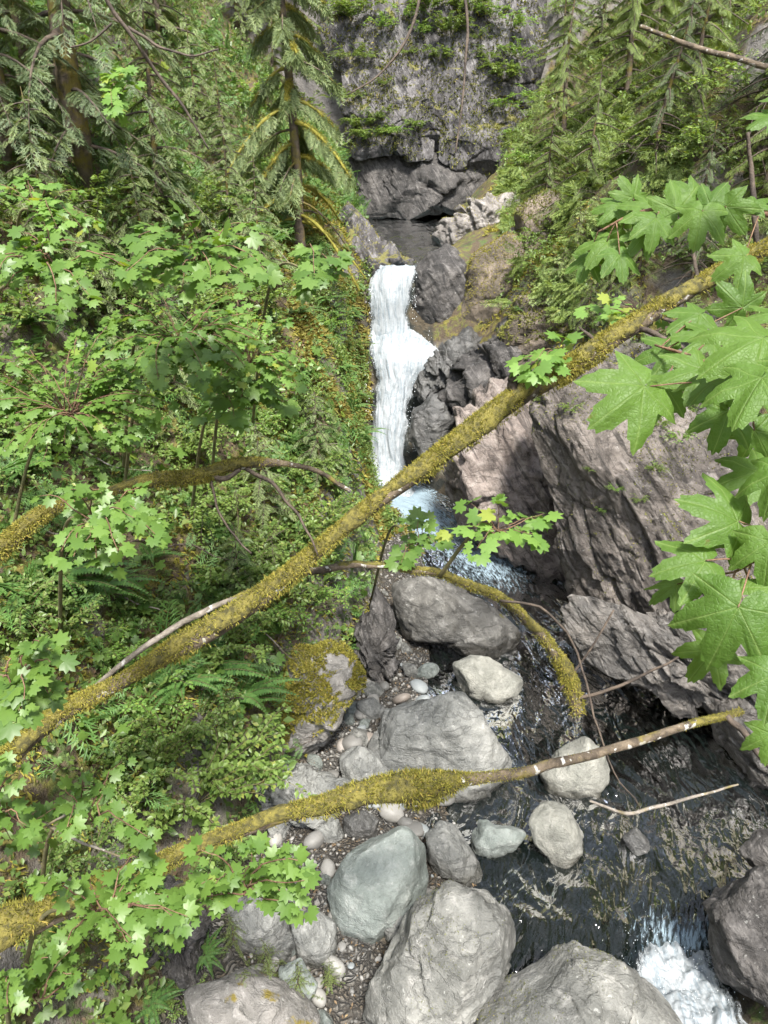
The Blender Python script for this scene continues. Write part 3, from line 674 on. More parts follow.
# ------------------------------------------------------------ leaf templates (tip along +x, upper side +z)
def fan_leaf(half, rings=(1.0,), fold=.10, droop=.25):
    """half: (angle deg, radius, vein) from the tip round to the stalk, mirrored."""
    L = [(a, r, v) for a, r, v in half] + [(-a, r, v) for a, r, v in reversed(half) if 0 < a < 179]
    L = np.array(sorted(L, key=lambda q: q[0]))
    th = np.radians(L[:, 0]); n = len(L)
    V = [[0, 0, 0]]; vn = [1.0]
    for k in rings:
        for t, r, v in zip(th, L[:, 1], L[:, 2]):
            rr = r * k
            V.append([rr * math.cos(t), rr * math.sin(t), fold * (v - .5) * rr - droop * rr * rr]); vn.append(v)
    f = []
    for i in range(n):
        j = (i + 1) % n
        if j == 0 and abs(L[0, 0]) > 150: continue
        f.append([0, 1 + i, 1 + j])
        for k in range(len(rings) - 1):
            a, b = 1 + k * n, 1 + (k + 1) * n
            f += [[a + i, b + i, b + j], [a + i, b + j, a + j]]
    return np.array(V), np.array(f), np.array(vn)
VINE = fan_leaf([(0, 1.0, 1), (12, .78, .3), (20, .64, 0), (30, .76, .3), (41, .95, 1), (52, .76, .3), (61, .60, 0), (71, .70, .3), (82, .84, 1), (96, .56, 0), (118, .68, 1), (148, .42, 0), (172, .12, .5)])
BIG = fan_leaf([(0, 1.0, 1), (4, .90, .6), (8, .92, .5), (13, .78, .3), (18, .74, .2), (23, .58, .1), (28, .50, 0), (33, .60, .15), (37, .78, .35), (41, .80, .55), (44, .92, .8), (48, .98, 1), (52, .88, .7), (57, .84, .5), (62, .72, .3),
                (68, .68, .2), (76, .52, .1), (84, .45, 0), (92, .54, .3), (98, .66, .65), (104, .76, 1), (110, .64, .6), (118, .58, .4), (128, .50, .2), (142, .42, .1), (158, .36, .1), (173, .16, .4)], (.3, .62, .85, 1.0), .10, .22)
def rhomb(w=.5, fold=.12):
    return (np.array([[0, 0, 0], [.45, -w / 2, fold], [1, 0, -.08], [.45, w / 2, fold]]), np.array([[0, 1, 2], [0, 2, 3]]))
RH = rhomb()
def spray_t(n=9, wid=.05, ang=52, seed=0):
    """a flat conifer branchlet: rib plus side twigs of narrow leaflets"""
    r = np.random.default_rng(seed); V = []; f = []
    def leaf(p, d, l, w, z0=0):
        d = np.array(d); s = np.array([-d[1], d[0], 0])
        b = len(V); m = p + d * l * .5
        V.extend([p, m + s * w, p + d * l + np.array([0, 0, -.12 * l + z0]), m - s * w]); f.extend([[b, b + 1, b + 2], [b, b + 2, b + 3]])
    leaf(np.zeros(3), (1, 0, 0), 1.0, wid * .4)
    for i in range(n):
        x = .08 + .86 * i / n; l = (.46 * (1 - x) ** .75 + .07) * r.uniform(.75, 1.15)
        for s in (-1, 1):
            a = math.radians(ang + r.uniform(-10, 10)) * s
            d = np.array([math.cos(a), math.sin(a), r.uniform(-.15, .1)]); d /= np.linalg.norm(d)
            p = np.array([x, 0, -.12 * x * x]); leaf(p, d, l, wid)
            if l > .25:
                for s2 in (-1, 1):
                    a2 = a + s2 * .7; q = p + d * l * .45
                    leaf(q, np.array([math.cos(a2), math.sin(a2), -.05]), l * .42, wid * .8)
    return np.array(V), np.array(f)
SPRAYS = [spray_t(6, .022, 50, 1), spray_t(7, .021, 44, 2)]
CEDS = [spray_t(6, .015, 50, 3), spray_t(7, .014, 44, 4)]

def rot_to(d, n, spread=0):
    return frame_from(d, n)
def rand_dirs(n, r=rng): return nrm(r.normal(size=(n, 3)))

# ------------------------------------------------------------ conifers
def conifer(seed, H, tr, crown, z0, nbr, droop, sl, cedar=False, mat='hemlock', gap=.13, lowdead=0, lean=(0, 0)):
    r = np.random.default_rng(seed)
    tz = np.linspace(-.4, H, 14)
    tp = np.stack([lean[0] * (tz / H) ** 1.5 * H + .03 * H ** .5 * np.sin(tz * .9 + seed), lean[1] * (tz / H) ** 1.5 * H + .03 * np.cos(tz * 1.3), tz], -1)
    trunk = MB(); add_tube(trunk, tp, tr * np.clip(1.0 - tz / H, .04, 1) ** .8 * (1 + .35 * np.exp(-(tz + .4) * 3)), 9)
    limbs = MB(); fol = MB()
    P, D, N, S, K = [], [], [], [], []
    az = r.uniform(0, 6)
    for i in range(nbr):
        u = (i + r.uniform(0, 1)) / nbr
        z = H * (z0 + (.98 - z0) * u); az += 2.4 + r.uniform(-.5, .5)
        ln = crown * (1 - u) ** .75 * r.uniform(.55, 1.1) + .22
        hd = np.array([math.cos(az), math.sin(az), 0]); s = np.linspace(0, 1, 9)
        rise = r.uniform(-.05, .25) - (.15 if cedar else 0)
        side = np.cross(hd, [0, 0, 1]) * r.uniform(-.2, .2)
        c = np.array([np.interp(z, tz, tp[:, 0]), np.interp(z, tz, tp[:, 1]), z])
        bp = c + hd * (s * ln)[:, None] + side * (s ** 2 * ln)[:, None] + np.array([0, 0, 1]) * (rise * s * ln - droop * s ** 2 * ln)[:, None]
        if cedar: bp[:, 2] += .22 * ln * s ** 4
        add_tube(limbs, bp, np.linspace(.012 + .016 * ln, .004, 9), 4)
        if u < lowdead: continue
        m = max(3, int(ln / gap)); t = np.linspace(.14, 1, m); q = np.stack([np.interp(t, s, bp[:, k]) for k in range(3)], -1)
        tg = nrm(np.gradient(q, axis=0)) if m > 1 else np.tile(hd, (m, 1))
        lat = nrm(np.cross(tg, [0, 0, 1.0]))
        for sg in (-1, 1):
            for rep in range(2 if cedar else 1):
                d = tg * r.uniform(.45, .9, (m, 1)) + lat * sg * r.uniform(.5, 1.0, (m, 1)) + np.array([0, 0, -1.0]) * (r.uniform(.35, 1.1, (m, 1)) if cedar else r.uniform(.08, .5, (m, 1)))
                P.append(q + r.normal(0, .02, (m, 3))); D.append(d); S.append(sl * r.uniform(.55, 1.15, m) * (1.05 - .45 * t) * min(1, .45 + ln / 1.6))
                N.append(np.tile([0, 0, 1.0], (m, 1)) + (hd * .9 if cedar else 0) + r.normal(0, .28, (m, 3)))
        P.append(q[-1:]); D.append(tg[-1:] + np.array([[0, 0, -.3]])); S.append(np.array([sl])); N.append(np.array([[0, 0, 1.0]]))
    P, D, N, S = map(np.concatenate, (P, D, N, S))
    X, Y, Z = frame_from(D, N); T = CEDS if cedar else SPRAYS
    k = r.integers(0, 2, len(P))
    for j in (0, 1):
        a = k == j; scatter(fol, *T[j], P[a], X[a], Y[a], Z[a], S[a])
    return trunk.mesh('trunk', MAT['bark']), limbs.mesh('limbs', MAT['twig']), fol.mesh('foliage', MAT[mat], False)
def plant_conifer(kind, loc, rz, sc, name, label, cat, group):
    t = thing(name, label, cat, loc, rz, group); t.scale = (sc,) * 3
    for nm, me in zip(('trunk', 'limbs', 'foliage'), kind):
        o = bpy.data.objects.new(nm, me); COL.objects.link(o); o.parent = t
    return t
CON = {
    'hem1': conifer(201, 8.0, .15, 2.2, .05, 52, .50, .40, gap=.105),
    'hem2': conifer(202, 5.0, .09, 1.6, .03, 44, .55, .34, gap=.095),
    'hem3': conifer(203, 3.2, .05, 1.1, .03, 34, .45, .30, gap=.08),
    'dark': conifer(204, 11.0, .26, 2.8, .10, 52, .62, .46, mat='hemlock_dark', gap=.12),
    'ced1': conifer(205, 7.0, .14, 2.0, .04, 44, .60, .32, True, 'cedar', gap=.085),
    'ced2': conifer(206, 3.8, .06, 1.4, .04, 34, .55, .26, True, 'cedar', gap=.10),
    'bare': conifer(207, 8.0, .13, 2.4, .04, 56, .62, .30, True, 'hemlock_dark', gap=.12, lowdead=.30, lean=(-.10, -.05)),
}

# ------------------------------------------------------------ ferns and shrubs
def fern_mesh(seed, n=15, L=.75, mat='fern'):
    r = np.random.default_rng(seed); fr = MB(); st = MB(); P, D, N, S = [], [], [], []
    for i in range(n):
        az = 6.283 * i / n + r.uniform(-.3, .3); el = r.uniform(.5, 1.15); l = L * r.uniform(.65, 1.1)
        s = np.linspace(0, 1, 26); hd = np.array([math.cos(az), math.sin(az), 0])
        x = l * (s * math.cos(el) + .22 * s ** 2); z = l * (s * math.sin(el) - .75 * s ** 2.2 * math.sin(el) - .08 * s ** 3)
        p = hd * x[:, None] + np.array([0, 0, 1.0]) * z[:, None]
        add_tube(st, p[::3], np.linspace(.005, .002, len(p[::3])), 3)
        tg = nrm(np.gradient(p, axis=0)); lat = nrm(np.cross(tg, [0, 0, 1.0]))
        w = l * .17 * np.sin(np.pi * (s * .9 + .1)) ** .7 * (1.05 - .75 * s)
        for sg in (-1, 1):
            P.append(p[2:]); D.append((lat * sg + tg * .35 + np.array([0, 0, -.18]))[2:]); N.append(np.tile([0, 0, 1.0], (24, 1)) + r.normal(0, .12, (24, 3)))
            S.append(np.stack([w, np.full(26, l * .052), w], -1)[2:])
    P, D, N, S = map(np.concatenate, (P, D, N, S)); X, Y, Z = frame_from(D, N)
    tv, tf = rhomb(1.0, .06); tv = tv * np.array([1, 1, .5])
    scatter(fr, tv, tf, P, X, Y, Z, S)
    return st.mesh('stalks', MAT['twig_green']), fr.mesh('fronds', MAT[mat], False)
FERN = [fern_mesh(301), fern_mesh(302, 12, .6), fern_mesh(303, 18, .9)]
def shrub_mesh(seed, R=.6, Hh=.7, nst=16, nl=46, leaf=.06, mat='shrub', twig='twig_green', w=.62):
    r = np.random.default_rng(seed); st = MB(); lf = MB(); P, D, N, S = [], [], [], []
    def shoot(p0, az, el, l, n, rad):
        s = np.linspace(0, 1, 10); hd = np.array([math.cos(az), math.sin(az), 0]); k = r.uniform(.15, .6)
        p = p0 + hd * (l * s * math.cos(el) + l * .2 * s ** 2)[:, None] + np.array([0, 0, 1.0]) * (l * (s * math.sin(el) - k * s ** 2.5))[:, None] + np.cumsum(r.normal(0, .008, (10, 3)), 0)
        add_tube(st, p, np.linspace(rad, .002, 10), 3)
        t = np.sort(r.uniform(.18, 1, n)); q = np.stack([np.interp(t, s, p[:, j]) for j in range(3)], -1)
        tg = nrm(np.stack([np.interp(t, s, nrm(np.gradient(p, axis=0))[:, j]) for j in range(3)], -1))
        lat = nrm(np.cross(tg, [0, 0, 1.0])); sg = np.where(np.arange(n) % 2, 1, -1)[:, None]
        P.append(q + lat * sg * .01); D.append(lat * sg * r.uniform(.5, 1.1, (n, 1)) + tg * r.uniform(.1, .8, (n, 1)) + r.normal(0, .25, (n, 3)))
        N.append(np.array([0, 0, 1.0]) + r.normal(0, .35, (n, 3))); S.append(leaf * r.uniform(.55, 1.2, n))
        return p
    for i in range(nst):
        az = r.uniform(0, 6.28); l = math.hypot(R, Hh) * r.uniform(.55, 1.05)
        p = shoot(np.array([math.cos(az), math.sin(az), 0]) * R * .12, az, r.uniform(.5, 1.4), l, nl, .008)
        for j in range(3):
            k = r.integers(3, 9); shoot(p[k], az + r.uniform(-1.3, 1.3), r.uniform(-.1, .9), l * r.uniform(.25, .5), nl // 2, .004)
    P, D, N, S = map(np.concatenate, (P, D, N, S)); X, Y, Z = frame_from(D, N)
    scatter(lf, *rhomb(w), P, X, Y, Z, S)
    return st.mesh('stems', MAT[twig]), lf.mesh('leaves', MAT[mat], False)
SHR = {
    'fine': shrub_mesh(311, .75, .85, 24, 64, .075),
    'low': shrub_mesh(312, .6, .45, 16, 46, .055, 'shrub'),
    'dark': shrub_mesh(313, .6, .6, 16, 44, .07, 'shrub_dark'),
    'tall': shrub_mesh(314, .7, 1.2, 15, 46, .085, 'shrub', 'twig'),
    'pale': shrub_mesh(315, .7, .7, 16, 44, .06, 'maple_pale'),
}
SHR['bare'] = shrub_mesh(316, .8, .7, 18, 1, .03, 'litter', 'twig')
def plant_parts(parts, names, name, label, cat, loc, rz, sc, group=None):
    t = thing(name, label, cat, loc, rz, group); t.scale = (sc,) * 3
    for nm, me in zip(names, parts):
        o = bpy.data.objects.new(nm, me); COL.objects.link(o); o.parent = t
    return t

# ------------------------------------------------------------ labels told from what stands near
LM = {'the waterfall': (395, 380), 'the upper pool': (405, 228), 'the grey cliff': (430, 90), 'the mossy limbed conifer': (300, 160), 'the upper left mossy branch': (150, 487),
      'the diagonal mossy log': (190, 645), 'the middle of the diagonal log': (400, 482), 'the lower mossy log': (340, 808), 'the pink slab': (490, 470), 'the golden moss cap': (318, 660),
      'the big left trunk': (95, 130), 'the fractured rock face': (630, 520), 'the big maple leaves': (720, 430), 'the upper maple spray': (640, 215), 'the right end of the diagonal log': (700, 280), 'the white cascade': (690, 980),
      'the top left corner': (0, 0), 'the top right corner': (768, 0), 'the left edge': (0, 380), 'the right edge': (768, 180), 'the bottom left corner': (0, 1024)}
_used = {}
def near_label(desc, p, extra=('small', 'sparse', 'leaning', 'dense', 'drooping', 'pale', 'ragged')):
    x, y, _ = project(p)
    L = sorted(LM.items(), key=lambda kv: (kv[1][0] - x) ** 2 + (kv[1][1] - y) ** 2)
    def rel(kv):
        dx, dy = x - kv[1][0], y - kv[1][1]
        if abs(dx) < 28 and abs(dy) < 28: return 'right beside'
        a = 'above' if dy < 0 else 'below'; s = 'left of' if dx < 0 else 'right of'
        if 'corner' in kv[0] or 'edge' in kv[0]: return 'near'
        return a if abs(dy) > 1.8 * abs(dx) else s if abs(dx) > 1.8 * abs(dy) else ('up and ' if dy < 0 else 'down and ') + s
    for k in range(0, 6):
        lab = f'{desc} {rel(L[k])} {L[k][0]}'
        if lab not in _used: _used[lab] = 1; return lab
    for a in range(0, 4):
        for b in range(a + 1, 6):
            lab = f'{desc} between {L[a][0]} and {L[b][0]}'
            if lab not in _used: _used[lab] = 1; return lab
    _used[lab] = _used.get(lab, 0) + 1
    return lab
# ------------------------------------------------------------ mossy fallen trunks and branches
def moss_tufts(mb, P, R, n, cover, r, ln=(.025, .065)):
    """short hanging tufts all over a limb; cover(s) 0..1 along it"""
    T, A, Bv = path_frames(P); s = np.concatenate([[0], np.cumsum(np.linalg.norm(np.diff(P, axis=0), axis=1))]); s /= s[-1]
    t = r.uniform(0, 1, n); th = r.uniform(0, 2 * np.pi, n)
    ip = lambda a: np.stack([np.interp(t, s, a[:, k]) for k in range(3)], -1)
    c, a, b, rad = ip(P), ip(A), ip(Bv), np.interp(t, s, R)
    o = a * np.cos(th)[:, None] + b * np.sin(th)[:, None]
    p = c + o * rad[:, None]
    keep = r.uniform(0, 1, n) < cover(t) ** 1.5 * np.clip(.36 + .7 * o[:, 2] + 1.9 * fbm(p * 2.2, 3, .5, 77), .02, 1)
    p, o = p[keep], o[keep]; m = len(p)
    d = o + r.normal(0, .75, (m, 3)) + np.array([0, 0, -.45]) * (o[:, 2:3] < .3)
    X, Y, Z = frame_from(d, o + r.normal(0, .6, (m, 3)))
    l = r.uniform(*ln, m) * np.clip(rad[keep] / .13, .4, 1) if ln[1] < .09 else r.uniform(*ln, m)
    l = l * np.where(r.uniform(0, 1, m) < .04, 1.6, 1.0)
    scatter(mb, *rhomb(.5, .05), p - o * .008, X, Y, Z, np.stack([l, np.minimum(l * .5, .022), l], -1))
def log(name, label, cat, pts, rpx, cover, mat='bark_log', dens=1.0, seg=90, sides=14, twigs=(), lump=.25, moss='moss', ln=(.025, .065)):
    pts = np.array(pts, float); r = np.random.default_rng(int(abs(pts.sum() * 7)) % 9999)
    w3 = at_d(pts[:, 0], pts[:, 1], pts[:, 2]); rad = np.array(rpx, float) * pts[:, 2] / F
    Q = smooth_path(np.column_stack([w3, rad]), seg); P, R = Q[:, :3], np.maximum(Q[:, 3], .006)
    base = P[0].copy(); t = thing(name, label, cat, base)
    s = np.linspace(0, 1, seg); cv = cover(s)
    P = P + fbm(P * 1.3, 3, .5, 91)[:, None] * np.array([.03, .03, .05]) * 1.2
    mb = MB(); V, f, c = tube(P - base, R * (1 - .22 * cv), sides)
    Vn = V[:seg * sides].reshape(seg, sides, 3); ax_ = P - base
    Vn = ax_[:, None] + (Vn - ax_[:, None]) * (1 + .16 * fbm(Vn * 7, 3, .5, 92))[..., None]
    V[:seg * sides] = Vn.reshape(-1, 3)
    mb.add(V, f); mb.f.append(c); mb.build('trunk' if rad.max() > .08 else 'stem', MAT[mat], t)
    if cv.max() > 0:
        # the moss coat: a lumpy sleeve that thins out to nothing where the bark is bare, with tufts on it
        ms = MB(); V, f, c = tube(P - base, R, sides); Vn = V[:seg * sides].reshape(seg, sides, 3)
        o = nrm(Vn - ax_[:, None])
        k = np.clip(cv[:, None] * (.45 + .75 * o[..., 2]) + .8 * fbm(Vn * 2.6 + 3, 3, .55, 93) * np.clip(cv[:, None] * 2, 0, 1), 0, 1.3)
        Vn = ax_[:, None] + o * (R[:, None] * (.62 + .42 * sstep(.25, .6, k) + lump * 1.1 * (k > .25) * fbm(Vn * 5, 3, .5, 94)))[..., None]
        ms.add(Vn.reshape(-1, 3), grid_faces(seg, sides, True)); ms.build('moss_bed', MAT['moss_skin'], t); ms = MB()
        area = (np.linalg.norm(np.diff(P, axis=0), axis=1) * R[1:]).sum() * 6.28
        moss_tufts(ms, P - base, R, int(area * 9000 * dens), lambda q: np.interp(q, s, cv), r, ln)
        ms.build('moss', MAT[moss], t, False)
    for tw in twigs:
        tw = np.array(tw, float); q = smooth_path(np.column_stack([at_d(tw[:, 0], tw[:, 1], tw[:, 2]), tw[:, 3] * tw[:, 2] / F]), 24)
        m2 = MB(); add_tube(m2, q[:, :3] - base + fbm(q[:, :3] * 3, 2, .5, 95)[:, None] * .03, np.maximum(q[:, 3], .004), 5); m2.build('twig', MAT['bark_pale' if mat == 'bark_pale' else 'twig'], t)
    return t
I = lambda xs, ys: (lambda s: np.interp(s, xs, ys))
log('fallen_log', 'long mossy fallen trunk crossing the gorge diagonally in front of the waterfall', 'fallen log',
    [(-110, 835, 7.7), (-40, 788, 7.8), (0, 765, 7.9), (60, 716, 8.0), (130, 678, 8.1), (200, 635, 8.2), (280, 583, 8.4), (350, 524, 8.6), (430, 465, 8.8), (500, 412, 9.0), (560, 373, 9.1), (640, 322, 9.3), (700, 284, 9.4), (768, 248, 9.6), (860, 205, 9.9), (960, 165, 10.2)],
    [17, 15, 12, 10, 8, 13, 10.5, 9, 10.5, 12, 11, 10.5, 9, 8.5, 8, 7.5], I([0, .1, .2, .26, .30, .36, .5, .62, .72, 1], [1, 1, .75, .25, .75, 1, .95, 1, .85, .75]), seg=170, sides=18, dens=1.2,
    twigs=[[(515, 400, 9, 5), (514, 380, 8.95, 6), (522, 366, 8.9, 7), (535, 360, 8.85, 3)], [(635, 328, 9.3, 3), (660, 336, 9.0, 3), (685, 352, 8.8, 2), (700, 364, 8.6, 2)], [(698, 285, 9.4, 2), (694, 262, 9.4, 2), (690, 235, 9.4, 1.5), (688, 212, 9.4, 1)],
           [(758, 252, 9.6, 3), (755, 215, 9.5, 3), (752, 170, 9.5, 2.5), (748, 132, 9.4, 2)], [(600, 350, 9.2, 2), (590, 335, 9.2, 2), (580, 325, 9.2, 1)], [(660, 318, 9.3, 2), (700, 332, 9.4, 2), (745, 340, 9.5, 1)]])
log('fallen_branch', 'pale bare stick leaning behind the left part of the diagonal mossy log', 'dead branch',
    [(92, 690, 8.3), (125, 662, 8.4), (160, 638, 8.5), (205, 612, 8.6), (250, 590, 8.8)], [2.2, 2.8, 3.2, 3.2, 2.8], I([0, .5, .8, 1], [0, 0, .2, .5]), 'bark_pale', seg=50, sides=9)
log('arched_branch', 'thin mossy branch arching from behind the diagonal log down to the stream', 'fallen branch',
    [(250, 592, 8.9), (285, 574, 9.0), (330, 567, 9.2), (385, 566, 9.5), (440, 574, 9.9), (490, 594, 10.3), (530, 625, 10.7), (558, 662, 11.0), (572, 690, 11.2), (577, 712, 11.3)], [3, 3.5, 4, 4, 4.5, 5, 5.5, 7, 8.5, 8], I([0, .2, .35, .6, .9, 1], [0, .25, .75, .8, 1, .7]), seg=80, sides=10, dens=1.3,
    twigs=[[(500, 600, 10.3, 1.5), (545, 610, 10.2, 1.5), (580, 660, 10.2, 1.3), (605, 750, 10, 1), (640, 810, 10, .8)], [(572, 700, 11.2, 2.2), (610, 690, 11, 2), (650, 672, 10.9, 1.5), (690, 650, 10.8, 1)], [(560, 690, 11.1, 1.5), (590, 650, 11, 1.2), (615, 608, 11, 1)]])
log('fallen_log', 'lower mossy log reaching from the left bank out over the stream boulders', 'fallen log',
    [(-110, 985, 5.9), (-40, 952, 6.0), (0, 932, 6.1), (60, 908, 6.25), (110, 886, 6.4), (160, 862, 6.6), (200, 843, 6.7), (250, 826, 6.9), (320, 808, 7.1), (370, 797, 7.25), (410, 793, 7.35), (445, 783, 7.45), (470, 777, 7.55), (520, 770, 7.7), (570, 760, 7.9), (640, 741, 8.1), (700, 722, 8.3), (742, 711, 8.4)],
    [28, 26, 22, 16, 13, 10, 8, 9, 10.5, 14.5, 17, 12.5, 6.5, 5.5, 5, 4.5, 4, 3.5], I([0, .12, .5, .62, .66, .70, .9, .95, 1], [1, 1, 1, 1, .5, .12, .1, .7, .7]), seg=170, sides=16, dens=1.25,
    twigs=[[(726, 716, 8.35, 4), (745, 735, 8.3, 3.5), (765, 762, 8.2, 3), (800, 800, 8.1, 2.5)]])
log('mossy_branch', 'ochre mossy branch bending over the left bank bushes', 'fallen branch',
    [(-60, 590, 7.2), (-15, 560, 7.3), (12, 540, 7.4), (45, 514, 7.5), (90, 497, 7.7), (150, 484, 7.9), (205, 474, 8.1), (243, 464, 8.3), (290, 463, 8.6), (320, 472, 8.8), (350, 492, 9.0)], [13, 12, 11, 8, 4, 8, 7, 7, 3, 2.5, 2], I([0, .3, .38, .45, .72, .76, 1], [1, 1, .4, 1, 1, .3, 0]), seg=100, sides=11, dens=2.6, ln=(.025, .06),
    twigs=[[(243, 466, 8.3, 2.5), (275, 485, 8.3, 2), (300, 520, 8.3, 1.5), (318, 555, 8.3, 1)], [(205, 476, 8.1, 3), (225, 478, 8.1, 3), (240, 470, 8.1, 2)], [(208, 478, 8.1, 1.5), (222, 520, 8.1, 1.2), (250, 555, 8.1, 1)]])
log('dead_stick', 'thin bleached stick lying over the dark water below the lower log end', 'dead branch', [(590, 800, 9.6), (625, 815, 9.7), (655, 809, 9.7), (690, 798, 9.8), (738, 785, 9.9)], [1.2, 1.8, 2, 1.6, 1], I([0, 1], [0, 0]), 'bark_pale', seg=30, sides=6)
log('hanging_branch', 'dark bare branch hanging down across the top left', 'branch', [(85, -40, 6.0), (112, 5, 6.2), (135, 35, 6.3), (160, 75, 6.5), (185, 115, 6.6), (208, 150, 6.7)], [2.2, 2.2, 2, 1.7, 1.3, .8], I([0, 1], [0, 0]), 'twig', seg=40, sides=7,
    twigs=[[(128, 28, 6.3, 1.8), (155, 45, 6.2, 1.5), (190, 54, 6.2, 1.1), (220, 48, 6.2, 1)], [(110, 25, 6.2, 1.3), (90, 42, 6.2, 1.1), (70, 48, 6.2, 1)]])
log('hanging_branch', 'thin dark twig hanging in front of the grey cliff', 'branch', [(462, -60, 6.5), (468, 0, 6.5), (469, 40, 6.5), (465, 90, 6.5), (457, 150, 6.5)], [1.7, 1.6, 1.4, 1.1, .7], I([0, 1], [0, 0]), 'twig', seg=40, sides=6)
log('hanging_branch', 'curved bare twig sweeping down left of the grey cliff', 'branch', [(425, -40, 7.5), (416, 15, 7.5), (400, 50, 7.5), (375, 80, 7.5), (345, 98, 7.5)], [1.6, 1.5, 1.3, 1, .7], I([0, 1], [0, 0]), 'twig', seg=40, sides=6)
log('dead_branch', 'dark fallen pole lying on the slope in the top right', 'dead branch', [(640, 26, 15), (670, 38, 15), (710, 52, 15), (760, 64, 15), (840, 84, 15)], [2, 2.5, 3, 3, 3], I([0, 1], [.1, .1]), 'bark_log', seg=40, sides=8)
log('dead_stick', 'bare white twig reaching in from the lower left edge', 'dead branch', [(-20, 810, 5.2), (20, 818, 5.3), (55, 832, 5.4), (90, 845, 5.4), (130, 856, 5.5)], [1.5, 2, 1.8, 1.5, 1], I([0, 1], [0, 0]), 'bark_pale', seg=30, sides=6, twigs=[[(45, 826, 5.35, 1.5), (65, 815, 5.3, 1.3), (80, 805, 5.3, 1)]])

# ------------------------------------------------------------ vine maples: thin stems and flat leafy sprays over the left bank
def maple(label, cx, cy, rx, ry, d, leaf, ntw, stem, seed, mat='maple', name='vine_maple', dd=.5, tilt=.32, cat='tree', gap=.085):
    r = np.random.default_rng(seed)
    if len(stem) == 2: base, _ = hit1(*stem)
    else: base = at_d(*stem)
    hub = at_d(cx, cy + ry * .25, d + .15)
    t = thing(name, label, cat, base)
    mid = base * .45 + hub * .55 + np.array([0, 0, .45 * np.linalg.norm(hub - base) * .3])
    P = smooth_path(np.array([base - np.array([0, 0, .15]), mid, hub]), 26)
    st = MB(); add_tube(st, P - base, np.linspace(.024, .009, 26) * (1 + .15 * d / 6), 6); st.build('trunk', MAT['twig_green'], t)
    br = MB(); lf = MB(); LP, LD, LN, LS = [], [], [], []
    for i in range(ntw):
        a = r.uniform(0, 6.283); q = r.uniform(.35, 1) ** .6
        e = at_d(cx + rx * q * math.cos(a), cy + ry * q * math.sin(a), d + r.normal(0, dd * .5) - .35 * math.sin(a) * dd)
        s0 = P[r.integers(15, 26)] * .35 + hub * .65
        L = np.linalg.norm(e - s0); k = np.linspace(0, 1, 8)[:, None]
        tw = s0 * (1 - k) + e * k + np.array([0, 0, 1.0]) * (.16 * L * np.sin(np.pi * k)) + np.cumsum(r.normal(0, .012, (8, 3)), 0)
        add_tube(br, tw - base, np.linspace(.008, .0028, 8), 4)
        m = max(2, int(L / gap)); tt = np.linspace(.25, 1, m)
        qd = np.stack([np.interp(tt, k[:, 0], tw[:, j]) for j in range(3)], -1); tg = nrm(np.gradient(qd, axis=0)) if m > 1 else nrm(e - s0)[None]
        lat = nrm(np.cross(tg, [0, 0, 1.0]))
        for sg in (-1, 1, 0):
            if sg == 0: w = np.arange(m) == m - 1
            else: w = r.uniform(0, 1, m) < .9
            n = w.sum()
            dr = lat[w] * sg * r.uniform(.6, 1.1, (n, 1)) + tg[w] * r.uniform(.3, .9, (n, 1)) + np.array([0, 0, -1.0]) * r.uniform(0, .5, (n, 1)) + r.normal(0, .15, (n, 3))
            dr = nrm(dr); off = leaf * r.uniform(.25, .6, (n, 1))
            LP.append(qd[w] + dr * off); LD.append(dr); LS.append(leaf * r.uniform(.35, 1.15, n) * .66)
            LN.append(np.array([0, -.25, 1.0]) + r.normal(0, tilt, (n, 3)))
    LP, LD, LN, LS = map(np.concatenate, (LP, LD, LN, LS)); X, Y, Z = frame_from(LD, LN)
    scatter(lf, VINE[0], VINE[1], LP - base, X, Y, Z, LS)
    br.build('branches', MAT['twig_red'], t); lf.build('leaves', MAT[mat], t, False)
    return t
maple('vine maple with pale leaves near the left edge above the wide maple row', 42, 205, 62, 34, 8.5, .15, 14, (20, 330), 401, 'maple_pale')
maple('vine maple spray with bright leaves beside the left edge at a quarter height', 62, 265, 85, 42, 5.6, .13, 20, (-30, 480), 402)
maple('vine maple with larger leaves hanging below the big left trunk', 205, 252, 85, 38, 6.0, .165, 17, (120, 470), 403)
maple('small maple sprig with few leaves left of the rock tongue by the upper pool', 322, 268, 30, 18, 6.6, .17, 5, (250, 420), 404, name='maple_sapling')
maple('broad vine maple with many overlapping leaves at mid left', 75, 395, 105, 75, 8.3, .14, 50, (10, 560), 405)
maple('vine maple with layered leaves left of the mossy bluff', 185, 335, 85, 52, 7.6, .13, 34, (120, 500), 406)
maple('vine maple reaching towards the waterfall from the left bank', 252, 352, 60, 50, 8.4, .135, 24, (210, 500), 407, 'maple_pale')
maple('maple with large drooping leaves above the ochre mossy branch', 232, 398, 62, 30, 8.9, .23, 9, (190, 520), 408)
maple('vine maple covering part of the ochre mossy branch', 108, 520, 62, 48, 5.6, .12, 20, (60, 640), 409)
maple('vine maple with broad leaves at the left edge below mid height', 26, 672, 48, 36, 4.6, .14, 10, (-30, 800), 410)
maple('vine maple spray at the left edge above the bare white twig', 4, 800, 36, 46, 4.8, .13, 8, (-40, 900), 411)
maple('vine maple with small leaves left of the lower mossy log', 95, 810, 70, 50, 5.4, .11, 9, (40, 930), 412)
maple('vine maple spray in front of the thick end of the lower mossy log', 110, 905, 95, 55, 4.9, .13, 16, (20, 1010), 413)
maple('bright vine maple overhanging the gravel bar', 250, 880, 68, 50, 5.2, .125, 15, (130, 985), 414)
maple('small leafy sapling in the bottom left corner', 40, 990, 70, 40, 4.7, .10, 12, (10, 1040), 415, name='maple_sapling')
